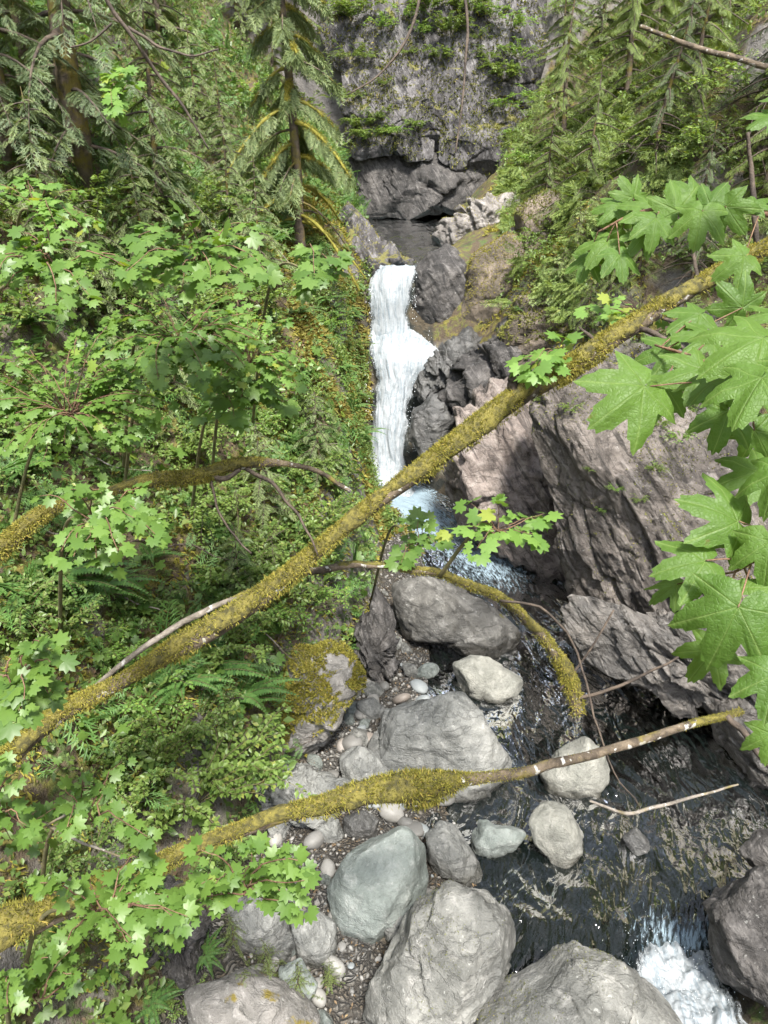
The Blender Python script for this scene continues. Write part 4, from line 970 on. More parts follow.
maple('small maple sapling hanging over the foot of the waterfall behind the log', 418, 545, 24, 26, 9.6, .20, 6, (370, 600), 416, name='maple_sapling')
maple('maple sprig with big leaves in front of the pink slab', 502, 525, 50, 34, 8.2, .235, 9, (440, 566, 9.6), 417, 'maple_pale', name='maple_sapling', cat='sapling', gap=.13)
maple('maple shoots growing from the diagonal log left of the big leaves', 560, 352, 52, 20, 8.7, .24, 7, (560, 372, 9.0), 418, 'maple_pale', name='maple_sapling', gap=.13)
maple('maple shoots growing behind the right part of the diagonal log', 640, 318, 55, 26, 9.7, .23, 8, (640, 325, 9.35), 419, 'maple_pale', name='maple_sapling', gap=.13)
maple('pale sprig of maple leaves far up the left slope', 120, 90, 30, 22, 12, .2, 8, (110, 150), 420, 'maple_pale')

# ------------------------------------------------------------ the bigleaf maple on the right, close to the camera
TREE = np.array([2.55, 2.1, float(gh(2.55, 2.1))])
bt = thing('bigleaf_maple', 'maple with hand sized lobed leaves reaching in from the right edge', 'tree', TREE)
mb = MB(); q = np.array([TREE - [0, 0, .3], [2.5, 2.15, -6], [2.6, 2.1, -3], [2.5, 2.2, 0], [2.6, 2.3, 4]])
add_tube(mb, smooth_path(q, 40) - TREE, np.linspace(.2, .11, 40), 14); mb.build('trunk', MAT['bark_log'], bt)
BR = [[(940, 430, 2.9), (850, 420, 2.6), (775, 405, 2.5), (705, 362, 2.8), (655, 345, 3.0)], [(940, 470, 2.9), (850, 500, 2.5), (780, 545, 2.3), (735, 572, 2.3)],
      [(940, 230, 3.4), (840, 225, 3.4), (765, 214, 3.4), (700, 206, 3.5), (640, 212, 3.6), (598, 232, 3.7)], [(940, 640, 2.7), (850, 660, 2.4), (780, 640, 2.2), (745, 612, 2.2)], [(930, 140, 3.2), (840, 125, 3.0), (775, 108, 2.9)]]
brp = []
for b in BR:
    b = np.array(b, float); w3 = at_d(b[:, 0], b[:, 1], b[:, 2]); w3 = np.vstack([[2.55, 2.2, w3[0, 2] - .35], w3]); P = smooth_path(w3, 40); brp.append(P)
    m = MB(); add_tube(m, P - TREE, np.linspace(.022, .0045, 40), 7); m.build('branch', MAT['twig_red'], bt)
allb = np.concatenate(brp)
# centre of the blade (px, py), width px, depth, direction of the tip on the picture in degrees (0 = right, 90 = up)
LV = [(628, 398, 118, 2.5, 215), (745, 345, 120, 2.35, 200), (752, 392, 110, 2.2, 230), (724, 424, 76, 2.45, 250), (690, 372, 80, 2.75, 190), (725, 512, 104, 2.3, 150), (690, 562, 92, 2.3, 185), (728, 628, 128, 2.15, 245), (772, 690, 90, 2.1, 250),
      (768, 556, 84, 2.2, 260), (775, 482, 88, 2.2, 235), (780, 312, 84, 2.6, 170), (760, 440, 60, 2.6, 300), (700, 335, 70, 2.9, 160), (735, 300, 62, 3.1, 140), (775, 640, 80, 2.4, 300),
      (600, 248, 58, 3.7, 225), (585, 266, 46, 3.8, 245), (622, 262, 52, 3.6, 280), (615, 225, 50, 3.8, 165), (642, 205, 60, 3.6, 150), (655, 228, 56, 3.5, 260), (676, 200, 62, 3.5, 100), (700, 222, 66, 3.4, 255), (716, 196, 56, 3.45, 60), (732, 216, 60, 3.4, 300), (688, 188, 52, 3.6, 130), (640, 240, 46, 3.6, 230),
      (766, 118, 56, 2.9, 200), (785, 95, 60, 2.9, 170), (760, 200, 40, 3.4, 40), (660, 395, 70, 2.9, 240), (770, 745, 60, 2.3, 260), (795, 370, 90, 2.2, 200), (715, 378, 96, 2.5, 205), (735, 262, 60, 3.2, 210), (690, 318, 66, 3.0, 200), (770, 600, 96, 2.2, 210), (745, 475, 80, 2.5, 190), (668, 588, 60, 2.6, 200), (705, 660, 70, 2.4, 230), (660, 352, 62, 3.0, 185), (740, 535, 80, 2.4, 170), (630, 190, 46, 3.7, 120), (610, 205, 46, 3.7, 170)]
rl = np.random.default_rng(77)
for (px, py, wpx, d, ang) in LV:
    c = at_d(px, py, d); s = wpx * d / F * .57
    a = math.radians(ang); dx = RIGHT * math.cos(a) + UPV * math.sin(a) - FWD * rl.uniform(-.1, .35)
    toc = nrm(-c); n = nrm(toc * rl.uniform(.45, .8) + np.array([0, 0, .75]) + rl.normal(0, .22, 3))
    X, Y, Z = frame_from(dx[None], n[None]); b = c - X[0] * s * .32
    m = MB(); tv = BIG[0].copy(); tv[:, 2] -= rl.uniform(.05, .35) * tv[:, 0] ** 2 + .16 * np.abs(tv[:, 1]) ** 1.6 * rl.uniform(.2, 1.4)
    tv[:, 2] += .035 * np.sin(tv[:, 0] * 9 + rl.uniform(0, 6)) * np.abs(tv[:, 1]) + .03 * np.sin(tv[:, 1] * 11 + rl.uniform(0, 6))
    scatter(m, tv, BIG[1], np.zeros((1, 3)), X, Y, Z, np.array([s]), vein=BIG[2])
    o = m.build('leaf', MAT['bigleaf'], bt); o.location = b - TREE
    j = np.linalg.norm(allb - (b - X[0] * s * .55 + [0, 0, .05]), axis=1).argmin()
    pet = MB(); add_tube(pet, smooth_path(np.array([allb[j], (allb[j] + b) / 2 + [0, 0, .05 * s], b]), 9) - TREE, np.linspace(.0035, .0022, 9), 5); pet.build('leaf_stalk', MAT['twig_red'], o).location = o.location * -1

# ------------------------------------------------------------ the conifer with mossy limbs left of the upper pool
base, d0 = hit1(300, 250)
mt = thing('mossy_conifer', 'thin conifer with bare drooping mossy limbs left of the upper pool', 'tree', base)
m = MB(); hz = np.linspace(-.3, 11, 24); tp = np.stack([.06 * np.sin(hz * .7) - .02 * hz, .05 * np.cos(hz * .9), hz], -1); add_tube(m, tp, np.interp(hz, [-.3, .3, 3, 11], [.24, .16, .13, .04]) * (d0 / 24), 12); m.build('trunk', MAT['bark'], mt)
r = np.random.default_rng(88)
FO = MB()
P_, D_, N_, S_ = [], [], [], []
for i in range(58):
    z = .7 + 9.8 * (i / 58) ** 1.25; az = i * 2.4 + r.uniform(-.9, .9); ln = (2.4 - .12 * z) * r.uniform(.3, 1.1)
    s = np.linspace(0, 1, 12); hd = np.array([math.cos(az), math.sin(az), 0]); dr = r.uniform(.3, .95) if z < 4.5 else r.uniform(.3, .7)
    p = np.array([np.interp(z, hz, tp[:, 0]), np.interp(z, hz, tp[:, 1]), z]) + hd * (s * ln)[:, None] + np.array([0, 0, 1.0]) * (.12 * ln * s - dr * ln * s ** 1.7)[:, None]
    if z < 6.0 and i % 7 not in (3, 5):
        m = MB(); R = np.linspace(.06, .028, 12) * (1 + .35 * np.sin(np.arange(12) * 1.7 + i)); add_tube(m, p, R * .8, 6); moss_tufts(m, p, R, 1300, lambda q: .9 + 0 * q, r, (.04, .095)); m.build('mossy_limb', MAT['moss'], mt, False)
    else:
        m = MB(); add_tube(m, p, np.linspace(.035, .008, 12), 5); m.build('limb', MAT['bark'], mt)
    if z > 1.7:
        n = max(2, int(ln / .06)); t = np.linspace(.25 if z < 6 else .15, 1, n); q = np.stack([np.interp(t, s, p[:, k]) for k in range(3)], -1); tg = nrm(np.gradient(q, axis=0)); lat = nrm(np.cross(tg, [0, 0, 1.0]))
        for sg in (-1, 1):
            P_.append(q); D_.append(tg * .6 + lat * sg * r.uniform(.4, 1, (n, 1)) + np.array([0, 0, -1]) * r.uniform(.4, 1.6, (n, 1))); N_.append(np.tile([0, 0, 1.0], (n, 1)) + r.normal(0, .3, (n, 3))); S_.append(.52 * r.uniform(.6, 1.1, n))
P_, D_, N_, S_ = map(np.concatenate, (P_, D_, N_, S_)); X, Y, Z = frame_from(D_, N_); scatter(FO, *SPRAYS[0], P_, X, Y, Z, S_); FO.build('foliage', MAT['hemlock'], mt, False)

# ------------------------------------------------------------ other conifers, by the place of their foot in the picture
def put_con(kind, px, py, sc, desc, name='hemlock_tree', group=None, Y=None, lab=None):
    if Y is None: p, d = hit1(px, py)
    else:
        p = at_y(px, py, Y); p[2] = gh(p[0], p[1])
    q = p + np.array([0, 0, 1.2 * sc])
    return plant_conifer(CON[kind], p, float(rng.uniform(0, 6.28)), sc, name, lab or near_label(desc, q), 'tree', group)
put_con('dark', 95, 215, 1.0, '', lab='dark conifer with the thickest trunk at upper left')
put_con('dark', 12, 190, .8, '', lab='dark drooping conifer in the top left corner')
for k, px, py, sc in [('hem2', 165, 215, .9), ('hem2', 228, 195, .7), ('hem3', 200, 150, 1.0), ('hem2', 160, 60, 1.2), ('hem2', 20, 60, 1.2), ('hem2', 330, 30, .9), ]:
    put_con(k, px, py, sc, 'grey green hemlock', group='hemlocks on the left slope')
for k, px, py, sc in [('hem3', 150, 290, .8), ('hem3', 232, 245, .9), ('hem3', 60, 300, .9), ('hem3', 105, 340, .8), ('hem3', 262, 290, .8), ('hem3', 180, 420, .6), ('hem3', 265, 520, .6), ('hem3', 320, 490, .6), ('hem3', 240, 590, .45)]:
    put_con(k, px, py, sc, 'young soft twigged hemlock', 'hemlock_sapling', 'young hemlocks on the left bank')
for k, px, py, sc in [('ced1', 560, 150, .7), ('ced2', 545, 210, .8), ('ced1', 620, 130, .8), ('ced2', 585, 200, .9), ('ced2', 690, 110, 1.1), ('ced2', 560, 80, 1.0), ('hem2', 600, 60, .9), ('ced2', 650, 70, 1.1), ('ced1', 540, 30, .8), ('hem2', 720, 40, 1.0), ('ced2', 760, 210, .9), ('ced1', 660, 20, 1.0), ('ced2', 520, 60, .8)]:
    put_con(k, px, py, sc, 'cedar with hanging sprays', 'cedar_tree', 'cedars on the right slope')
for px, py, sc in [(650, 190, .5), (750, 170, .6), (690, 290, .45)]:
    put_con('bare', px, py, sc, 'half bare dark conifer', 'hemlock_tree', 'half bare conifers on the right slope')
for k, px, Y in [('hem1', 360, 40), ('hem1', 420, 41), ('ced1', 480, 41), ('hem1', 520, 39), ('hem2', 335, 37), ('hem2', 255, 36.5), ('ced1', 285, 36.5), ('hem2', 235, 35.5), ('ced2', 270, 35), ('hem2', 455, 39)]:
    put_con(k, px, 10, .9, 'conifer on the cliff top', 'hemlock_tree', 'conifers on the cliff top', Y=Y)
for px, py, sc in [(270, 985, .22), (300, 1000, .2), (250, 1010, .22), (235, 950, .18), (330, 985, .14), (275, 590, .3), (240, 540, .35), (320, 575, .25)]:
    put_con('ced2', px, py, sc, 'tiny feathery seedling', 'cedar_seedling', 'feathery seedlings on the left bank')
# ------------------------------------------------------------ ferns
FN = ('stalks', 'fronds')
def put_fern(px, py, sc, k=None, desc='sword fern'):
    p, d = hit1(px, py); j = int(rng.integers(0, 3)) if k is None else k
    return plant_parts(FERN[j], FN, 'sword_fern', near_label(desc, p), 'fern', p, float(rng.uniform(0, 6.28)), sc, 'sword ferns on the left bank' if px < 400 else 'ferns on the right slope')
for px, py, sc in [(62, 600, 1.5), (100, 590, 1.2), (30, 600, 1.0), (205, 655, 1.3), (235, 690, 1.3), (180, 685, 1.1), (255, 720, .6), (150, 560, .8), (280, 555, .7), (325, 300, 1.0), (350, 318, .8), (300, 320, 1.0), (358, 440, 1.0), (348, 410, .9), (340, 380, .8), (300, 380, .9), (290, 440, .8), (330, 345, .9), (255, 470, .8), (18, 480, 1.0), (60, 500, 1.0), (30, 440, 1.0), (130, 480, .8), (215, 300, 1.0), (30, 345, 1.0), (270, 240, 1.0), (320, 210, .8), (130, 250, 1.0), (190, 260, 1), (240, 990, .45), (205, 960, .5), (150, 1010, .6), (110, 980, .6)]:
    put_fern(px, py, sc)
for px, py, sc in [(600, 290, .7), (560, 300, .7), (540, 260, .7), (690, 330, .6), (650, 400, .5), (740, 380, .6), (520, 180, .7), (590, 330, .6)]:
    put_fern(px, py, sc, 1, 'small fern')
# ------------------------------------------------------------ shrubs
SN = ('stems', 'leaves')
def put_shrub(k, px, py, sc, desc, lab=None):
    p, d = hit1(px, py)
    return plant_parts(SHR[k], SN, 'shrub', lab or near_label(desc, p), 'shrub', p, float(rng.uniform(0, 6.28)), sc, None if lab else 'shrubs on the left bank' if px < 400 else 'shrubs on the right bank')
put_shrub('fine', 190, 800, 1.35, '', 'dense bright green shrub of tiny leaves between the two big mossy logs')
DS = {'fine': 'bright fine leaved shrub', 'low': 'low green shrub', 'dark': 'dark leafy shrub', 'tall': 'tall leafy shrub', 'pale': 'pale green shrub'}
for k, px, py, sc in [('fine', 140, 770, .9), ('low', 110, 730, 1), ('low', 55, 655, 1), ('dark', 20, 640, 1), ('pale', 100, 640, .8), ('fine', 290, 560, 1.2), ('fine', 245, 580, 1.2), ('pale', 320, 600, .9), ('pale', 265, 610, .9), ('fine', 215, 640, .9), ('pale', 150, 690, 1.0), ('low', 320, 560, .8), ('tall', 335, 525, .7), ('low', 355, 555, .6), ('fine', 230, 510, .9), ('tall', 190, 520, .9), ('dark', 150, 600, .9),
                      ('dark', 220, 600, .8), ('low', 300, 600, .7), ('low', 270, 620, .7), ('dark', 200, 720, .7), ('low', 240, 760, .6), ('dark', 90, 850, .8), ('dark', 40, 880, .8), ('dark', 130, 950, .7), ('low', 70, 960, .7), ('fine', 20, 1000, .7), ('low', 180, 1000, .5), ('dark', 220, 860, .6),
                      ('tall', 20, 420, 1.1), ('dark', 70, 450, 1), ('tall', 130, 420, 1), ('fine', 180, 460, .9), ('pale', 250, 430, .9), ('tall', 290, 400, .9), ('pale', 320, 450, .7), ('fine', 310, 480, .8), ('low', 345, 470, .6), ('low', 350, 350, .8), ('low', 362, 400, .6), ('pale', 330, 330, .8),
                      ('tall', 40, 340, 1.2), ('dark', 100, 300, 1.2), ('tall', 170, 330, 1.1), ('pale', 220, 330, 1.2), ('tall', 265, 310, 1.1), ('pale', 290, 280, 1), ('tall', 200, 220, 1.2), ('pale', 240, 200, 1.3), ('pale', 140, 180, 1.3), ('tall', 70, 220, 1.3), ('pale', 260, 170, 1.2), ('low', 320, 240, .9), ('pale', 190, 120, 1.3), ('pale', 250, 100, 1.3), ('tall', 300, 110, 1.2), ('pale', 330, 90, 1.2), ('pale', 100, 160, 1.3), ('low', 335, 160, 1.0), ('tall', 30, 260, 1.2),
                      ('low', 535, 215, .6), ('low', 548, 270, .6), ('pale', 530, 170, 1.1), ('tall', 550, 240, .9), ('pale', 570, 160, 1.1), ('low', 600, 230, .9), ('dark', 640, 240, 1), ('dark', 700, 260, 1), ('dark', 750, 260, 1), ('dark', 600, 310, .8), ('low', 560, 335, .7), ('dark', 650, 340, .8), ('dark', 720, 350, .8), ('dark', 690, 400, .6), ('low', 640, 450, .3), ('low', 660, 500, .25),
                      ('pale', 540, 110, 1.2), ('pale', 590, 110, 1.2), ('tall', 640, 110, 1.2), ('tall', 700, 160, 1.1), ('tall', 750, 110, 1.2), ('pale', 560, 50, 1.3), ('tall', 620, 30, 1.3), ('dark', 600, 170, 1), ('dark', 740, 190, 1), ('dark', 670, 210, 1)]:
    put_shrub(k, px, py, sc, DS[k])
# plants on ledges of the cliff
from mathutils.bvhtree import BVHTree
def rock_bvh(keys):
    vs, fs, n = [], [], 0
    for k in keys:
        o, P, fc = ROCKS[k]; vs += P.tolist(); fs += (fc + n).tolist(); n += len(P)
    return BVHTree.FromPolygons(vs, fs)
CB = rock_bvh([155, 156, 157]); WB = rock_bvh([146, 143, 131, 161, 140, 149, 162])
def on_rock(bvh, px, py):
    loc = bvh.ray_cast((0, 0, 0), ray(px, py).tolist())[0]
    return None if loc is None else np.array(loc)
for i, (px, py, sc) in enumerate([(375, 118, .9), (395, 135, .8), (415, 128, .6), (368, 60, 1), (400, 20, 1.2), (450, 35, 1), (490, 60, 1.1), (500, 110, 1), (430, 10, 1.1), (350, 100, 1.0), (510, 30, 1.2), (470, 15, 1), (385, 85, .6), (515, 140, 1), (355, 20, 1.3), (405, 55, .8), (380, 30, 1), (440, 60, .7), (462, 8, 1.1), (495, 20, 1.2), (370, 140, .9), (350, 60, 1.2), (420, 35, .8), (505, 80, 1), (480, 40, .9), (520, 60, 1.2), (362, 128, .8), (340, 130, 1)]):
    p = on_rock(CB, px, py)
    if p is None: continue
    plant_parts(SHR[('low', 'pale', 'fine')[i % 3]], SN, 'cliff_plant', near_label('small plant on a ledge', p), 'plant', p, float(i), sc * 1.05, 'plants on the cliff ledges')
for i, (px, py, sc) in enumerate([(590, 470, .22), (615, 490, .2), (640, 500, .25), (600, 510, .2), (655, 470, .3), (680, 440, .4), (570, 410, .35), (620, 405, .4), (660, 425, .35), (535, 260, .5), (555, 230, .7), (580, 240, .6), (560, 290, .5), (590, 280, .6), (535, 400, .3)]):
    p = on_rock(WB, px, py)
    if p is None: continue
    plant_parts(SHR[('low', 'pale')[i % 2]], SN, 'ledge_plant', near_label('green plant in a crevice', p), 'plant', p, float(i), sc, 'plants in crevices of the right wall')
for px, py, sc in [(520, 310, .5), (590, 320, .5), (560, 340, .4), (620, 335, .5), (545, 290, .5), (575, 265, .55), (535, 235, .5), (600, 250, .6), (565, 315, .5)]:
    p = on_rock(WB, px, py)
    if p is not None: plant_parts(FERN[1], FN, 'sword_fern', near_label('small fern on a rock', p), 'fern', p, px * .1, sc, 'ferns on the right slope')
# moss growing on some of the rocks
def rock_moss(key, n, up, seed, thr=.05, mat='moss', ln=(.03, .07)):
    o, P, fc = ROCKS[key]; r = np.random.default_rng(seed); A = P[fc]; c = A.mean(1); N = np.cross(A[:, 1] - A[:, 0], A[:, 2] - A[:, 0]); ar = np.linalg.norm(N, axis=1); N = nrm(N)
    k = (N[:, 2] > up) & (fbm(c * 1.6 + seed, 4, .55, seed) + .5 * (N[:, 2] - up) > thr); idx = np.flatnonzero(k)
    if len(idx) == 0: return
    i = r.choice(idx, n, p=ar[idx] / ar[idx].sum()); w = r.dirichlet((1, 1, 1), n); p = (A[i] * w[..., None]).sum(1) - np.array(o.location[:]); N = N[i]
    X, Y, Z = frame_from(N + r.normal(0, .55, (n, 3)) + np.array([0, 0, -.3]), r.normal(0, 1, (n, 3))); l = r.uniform(*ln, n); m = MB()
    scatter(m, *rhomb(.5, .05), p, X, Y, Z, np.stack([l, l * .6, l], -1)); tag(m.build('moss', MAT[mat], o, False), kind='stuff')
rock_moss(70, 26000, .38, 1, -.12, 'moss', (.03, .08)); rock_moss(131, 5000, .2, 2); rock_moss(162, 6000, .1, 12, -.02, 'moss_green', (.05, .12)); rock_moss(161, 7000, .1, 3, -.05, 'moss_green', (.05, .12)); rock_moss(146, 6000, .35, 4, .12, 'moss_green'); rock_moss(155, 9000, .05, 5, .05, 'moss_green', (.08, .2)); rock_moss(156, 3000, .1, 6, .08, 'moss_green', (.07, .16)); rock_moss(157, 2500, .1, 7, .1, 'moss_green', (.07, .16)); rock_moss(120, 1500, .3, 8, .2); rock_moss(33, 600, .5, 9, .36, 'moss_green', (.012, .03)); rock_moss(41, 900, .5, 10, .3, 'moss_green', (.012, .03)); rock_moss(124, 2000, .1, 11, .1)
# dead sticks lying about
for i, (px, py, ang, L) in enumerate([(180, 560, .3, 1.6), (260, 640, -.5, 1.4), (320, 610, .9, 1.3), (120, 600, .1, 1.5), (220, 700, -.8, 1.2), (60, 560, .6, 1.5), (300, 700, .2, 1.0), (90, 470, -.3, 2), (220, 480, .5, 2), (310, 440, -.6, 1.6), (150, 300, .4, 2.5), (250, 250, -.4, 2.2), (560, 190, 2.2, 2.5), (620, 160, 2.5, 3), (690, 180, 2.0, 3), (740, 230, 2.4, 2.5), (650, 250, 2.6, 2), (590, 110, 2.2, 3)]):
    p, d = hit1(px, py); q = np.array([p + np.array([math.cos(ang), .4 * math.sin(ang * 2 + i), 0]) * L * k for k in np.linspace(-.5, .5, 7)]); q[:, 2] = gh(q[:, 0], q[:, 1]) * .6 + p[2] * .4 + .12 + np.linspace(0, .25, 7) + .05 * np.sin(np.arange(7) * 2 + i)
    m = MB(); Q = smooth_path(q, 20); add_tube(m, Q - p, np.linspace(.022, .008, 20), 6); o = m.build('dead_stick', MAT['bark_pale' if i % 2 else 'twig']); o.location = p
    tag(o, near_label('dead bare stick', p), 'dead branch', 'dead sticks on the slopes')
# leafless brush
for px, py, sc in [(300, 620, .8), (270, 650, .7), (330, 600, .6), (240, 560, .9), (350, 530, .7), (310, 540, .8), (150, 320, 1), (60, 420, 1), (250, 300, 1), (210, 170, 1.1), (600, 120, 1.1), (650, 170, 1.1), (700, 140, 1.2), (740, 170, 1.1), (620, 200, 1), (680, 240, 1), (730, 280, 1), (640, 300, .9), (580, 180, 1), (280, 760, .6)]:
    p, d = hit1(px, py); plant_parts(SHR['bare'], ('stems', 'dry_leaves'), 'bare_shrub', near_label('leafless dark twiggy shrub', p), 'shrub', p, px * .3, sc * 1.2, 'leafless shrubs')

# ------------------------------------------------------------ pebbles one can count, gravel, moss cushions, ground cover
pm = []
for k in range(6):
    V, fc = ico(3); rr = np.random.default_rng(600 + k); V = V * np.array([1, rr.uniform(.65, .95), rr.uniform(.45, .75)]) * (1 + .16 * fbm(V * 1.3 + k * 9, 3, .5, 600 + k))[:, None]
    m = MB(); m.add(V, fc); pm.append(m.mesh('pebble', MAT['pebble']))
pr = np.random.default_rng(610)
for i in range(240):
    while True:
        y = pr.uniform(5.2, 12.5); x = np.interp(y, SY, SL) - pr.uniform(-.1, 3.2)
        if gmask(x, y)[0] > .5: break
    o = bpy.data.objects.new('pebble', pm[i % 6]); COL.objects.link(o)
    s = .025 + .19 * pr.uniform(0, 1) ** 2.4
    o.scale = (s,) * 3; o.location = (x, y, float(gh(x, y)) + s * .25); o.rotation_euler = (pr.normal(0, .2), pr.normal(0, .2), pr.uniform(0, 6.28))
    tag(o, 'small rounded pebble among the cobbles of the gravel bar', 'pebble', 'pebbles on the gravel bar')
cm = []
for k in range(6):
    V, fc = ico(4); rr = np.random.default_rng(640 + k); V = V.copy()
    for _ in range(12):
        nn = nrm(rr.normal(size=3)); s_ = V @ nn - rr.uniform(.6, .9); V = V - np.where(s_ > 0, s_, 0)[:, None] * nn
    V = V * np.array([1, rr.uniform(.65, .9), rr.uniform(.5, .75)]) * (1 + .10 * fbm(V * 1.5 + k * 9, 4, .55, 640 + k))[:, None]
    m = MB(); m.add(V, fc); cm.append(m.mesh('stone', MAT[('boulder', 'boulder_dry', 'boulder_green')[k % 3]]))
for i in range(75):
    while True:
        y = pr.uniform(5.3, 14.5); x = np.interp(y, SY, SL) - pr.uniform(-.25, 2.9)
        if gmask(x, y)[0] > .3: break
    o = bpy.data.objects.new('stone', cm[i % 6]); COL.objects.link(o); s = .10 + .20 * pr.uniform(0, 1) ** 1.8
    o.scale = (s,) * 3; o.location = (x, y, float(gh(x, y)) + s * .12); o.rotation_euler = (pr.normal(0, .35), pr.normal(0, .35), pr.uniform(0, 6.28))
    tag(o, 'angular grey stone packed between the boulders of the gravel bar', 'stone', 'angular stones on the gravel bar')
gv = MB(); n = 3600; V, fc = ico(1); y = pr.uniform(4.5, 17, n); x = np.interp(y, SY, SL) - pr.uniform(-.3, 3.3, n); k = gmask(x, y)[0] > .3; x, y = x[k], y[k]; n = len(x)
s = pr.uniform(.012, .045, n); X = rand_dirs(n, pr); Y_ = nrm(np.cross(X, rand_dirs(n, pr))); Z_ = np.cross(X, Y_)
scatter(gv, V, fc, np.stack([x, y, gh(x, y) + s * .3], -1), X, Y_, Z_, np.stack([s, s * .8, s * .6], -1))
def gravel_mat():
    t = NT('gravel_stone'); r_ = t.geo('Random Per Island')
    return t.out(t.pbsdf(Base_Color=t.mix(r_, (.06, .056, .05), (.26, .25, .23)), Roughness=.7))
tag(gv.build('gravel', gravel_mat()), kind='stuff')

def area_pts(n, x0, x1, y0, y1, r):
    x = r.uniform(x0, x1, n); y = r.uniform(y0, y1, n)
    L = np.interp(y, SY, SL); R = np.interp(y, SY, SR); bw = np.interp(y, [3, 6.5, 8.8, 11.2, 14.3, 16.3, 18.6, 22], [4.3, 3.9, 2.4, 1.45, 1.2, .8, .15, .1])
    return x, y, L - x - bw, x - R
gr_ = np.random.default_rng(700)
def gnormal(x, y):
    e = .15; dx = (gh(x + e, y) - gh(x - e, y)) / (2 * e); dy = (gh(x, y + e) - gh(x, y - e)) / (2 * e)
    return nrm(np.stack([-dx, -dy, np.ones_like(dx)], -1))
# moss cushions on both banks
x, y, tl, tr = area_pts(150000, -9, 6, 5, 30, gr_); k = ((tl > .1) & (tl < 4)) | ((tr > 1.5) & (tr < 4)); x, y = x[k], y[k]
P = np.stack([x, y, gh(x, y)], -1); k = fbm(P * .9, 3, .5, 720) + .35 * np.exp(-((y - 20) / 3.5) ** 2) > .08; P = P[k]; N = gnormal(P[:, 0], P[:, 1]); n = len(P)
mm = MB(); d = N + gr_.normal(0, .6, (n, 3)) + np.array([0, 0, -.5]); X, Y_, Z_ = frame_from(d, N + gr_.normal(0, .5, (n, 3))); l = gr_.uniform(.05, .16, n)
scatter(mm, *rhomb(.5, .05), P, X, Y_, Z_, np.stack([l, l * .6, l], -1)); tag(mm.build('moss_cushions', MAT['moss'], None, False), kind='stuff')
# the mossy bluff beside the waterfall
y = gr_.uniform(16, 25, 52000); t_ = gr_.uniform(-.05, 2.6, 52000); x = np.interp(y, SY, SL) - t_; P = np.stack([x, y, gh(x, y)], -1); k = fbm(P * 1.1, 3, .5, 741) > .0; P = P[k]; N = gnormal(P[:, 0], P[:, 1]); n = len(P)
mm = MB(); X, Y_, Z_ = frame_from(N + gr_.normal(0, .6, (n, 3)) + np.array([0, 0, -.9]), N + gr_.normal(0, .5, (n, 3))); l = gr_.uniform(.06, .20, n)
scatter(mm, *rhomb(.5, .05), P, X, Y_, Z_, np.stack([l, l * .6, l], -1)); tag(mm.build('bluff_moss', MAT['moss_orange'], None, False), kind='stuff')
y = gr_.uniform(16.5, 24, 16000); t_ = gr_.uniform(.0, 1.6, 16000); x = np.interp(y, SY, SL) - t_; P = np.stack([x, y, gh(x, y)], -1); k = fbm(P * 1.1, 3, .5, 742) > .12; P = P[k]; N = gnormal(P[:, 0], P[:, 1]); n = len(P); P = P + N * gr_.uniform(0, .25, (n, 1))
mm = MB(); X, Y_, Z_ = frame_from(gr_.normal(0, 1, (n, 3)) + N * .5 + np.array([0, 0, -.5]), N + np.array([0, -.2, .8]) + gr_.normal(0, .35, (n, 3)))
scatter(mm, *RH, P, X, Y_, Z_, .085 * gr_.uniform(.6, 1.2, n)); tag(mm.build('bluff_undergrowth', MAT['shrub'], None, False), kind='stuff')
for y, t_, sc in [(19.4, .35, .8), (20.1, .5, .9), (20.8, .4, .8), (19.0, .7, 1.0), (21.4, .5, .9), (20.4, .9, 1.0), (18.3, .4, .7), (22.3, .6, .8), (17.6, .5, .6), (21.0, 1.2, 1.0)]:
    x = float(np.interp(y, SY, SL)) - t_; p = np.array([x, y, float(gh(x, y))])
    plant_parts(FERN[int(y * 10) % 3], FN, 'sword_fern', near_label('bluff sword fern', p), 'fern', p, y * 7, sc, 'sword ferns on the left bank')
# greenery draped over the right bank between the pool and the diagonal log
n = 30000; y = gr_.uniform(18.5, 29, n); x = np.interp(y, SY, SR) + np.interp(y, [18.5, 21, 22, 29], [2.2, 2.6, 2.3, 1.6]) + gr_.uniform(0, 3.6, n); P = np.stack([x, y, gh(x, y)], -1); k = fbm(P * .9, 3, .5, 751) > .02; P = P[k]; N = gnormal(P[:, 0], P[:, 1]); n = len(P); P = P + N * gr_.uniform(.05, .45, (n, 1))
mm = MB(); X, Y_, Z_ = frame_from(gr_.normal(0, .6, (n, 3)) + N * .4 + np.array([-.4, -.2, -.7]), N + np.array([0, -.2, .8]) + gr_.normal(0, .35, (n, 3)))
scatter(mm, *RH, P, X, Y_, Z_, .085 * np.clip(np.exp(gr_.normal(-.1, .4, n)), .4, 2)); tag(mm.build('right_bank_undergrowth', MAT['shrub'], None, False), kind='stuff')
k = gr_.uniform(0, 1, n) < .28; m2 = MB(); scatter(m2, *SPRAYS[1], P[k], X[k], Y_[k], Z_[k], gr_.uniform(.2, .5, k.sum())); tag(m2.build('hanging_sprays', MAT['cedar'], None, False), kind='stuff')
for px, py, sc in [(560, 300, .4), (585, 335, .4), (610, 300, .5), (640, 270, .5), (575, 265, .45), (545, 200, .5)]:
    put_con('ced2', px, py, sc, 'small drooping cedar', 'cedar_sapling', 'small cedars on the right bank')
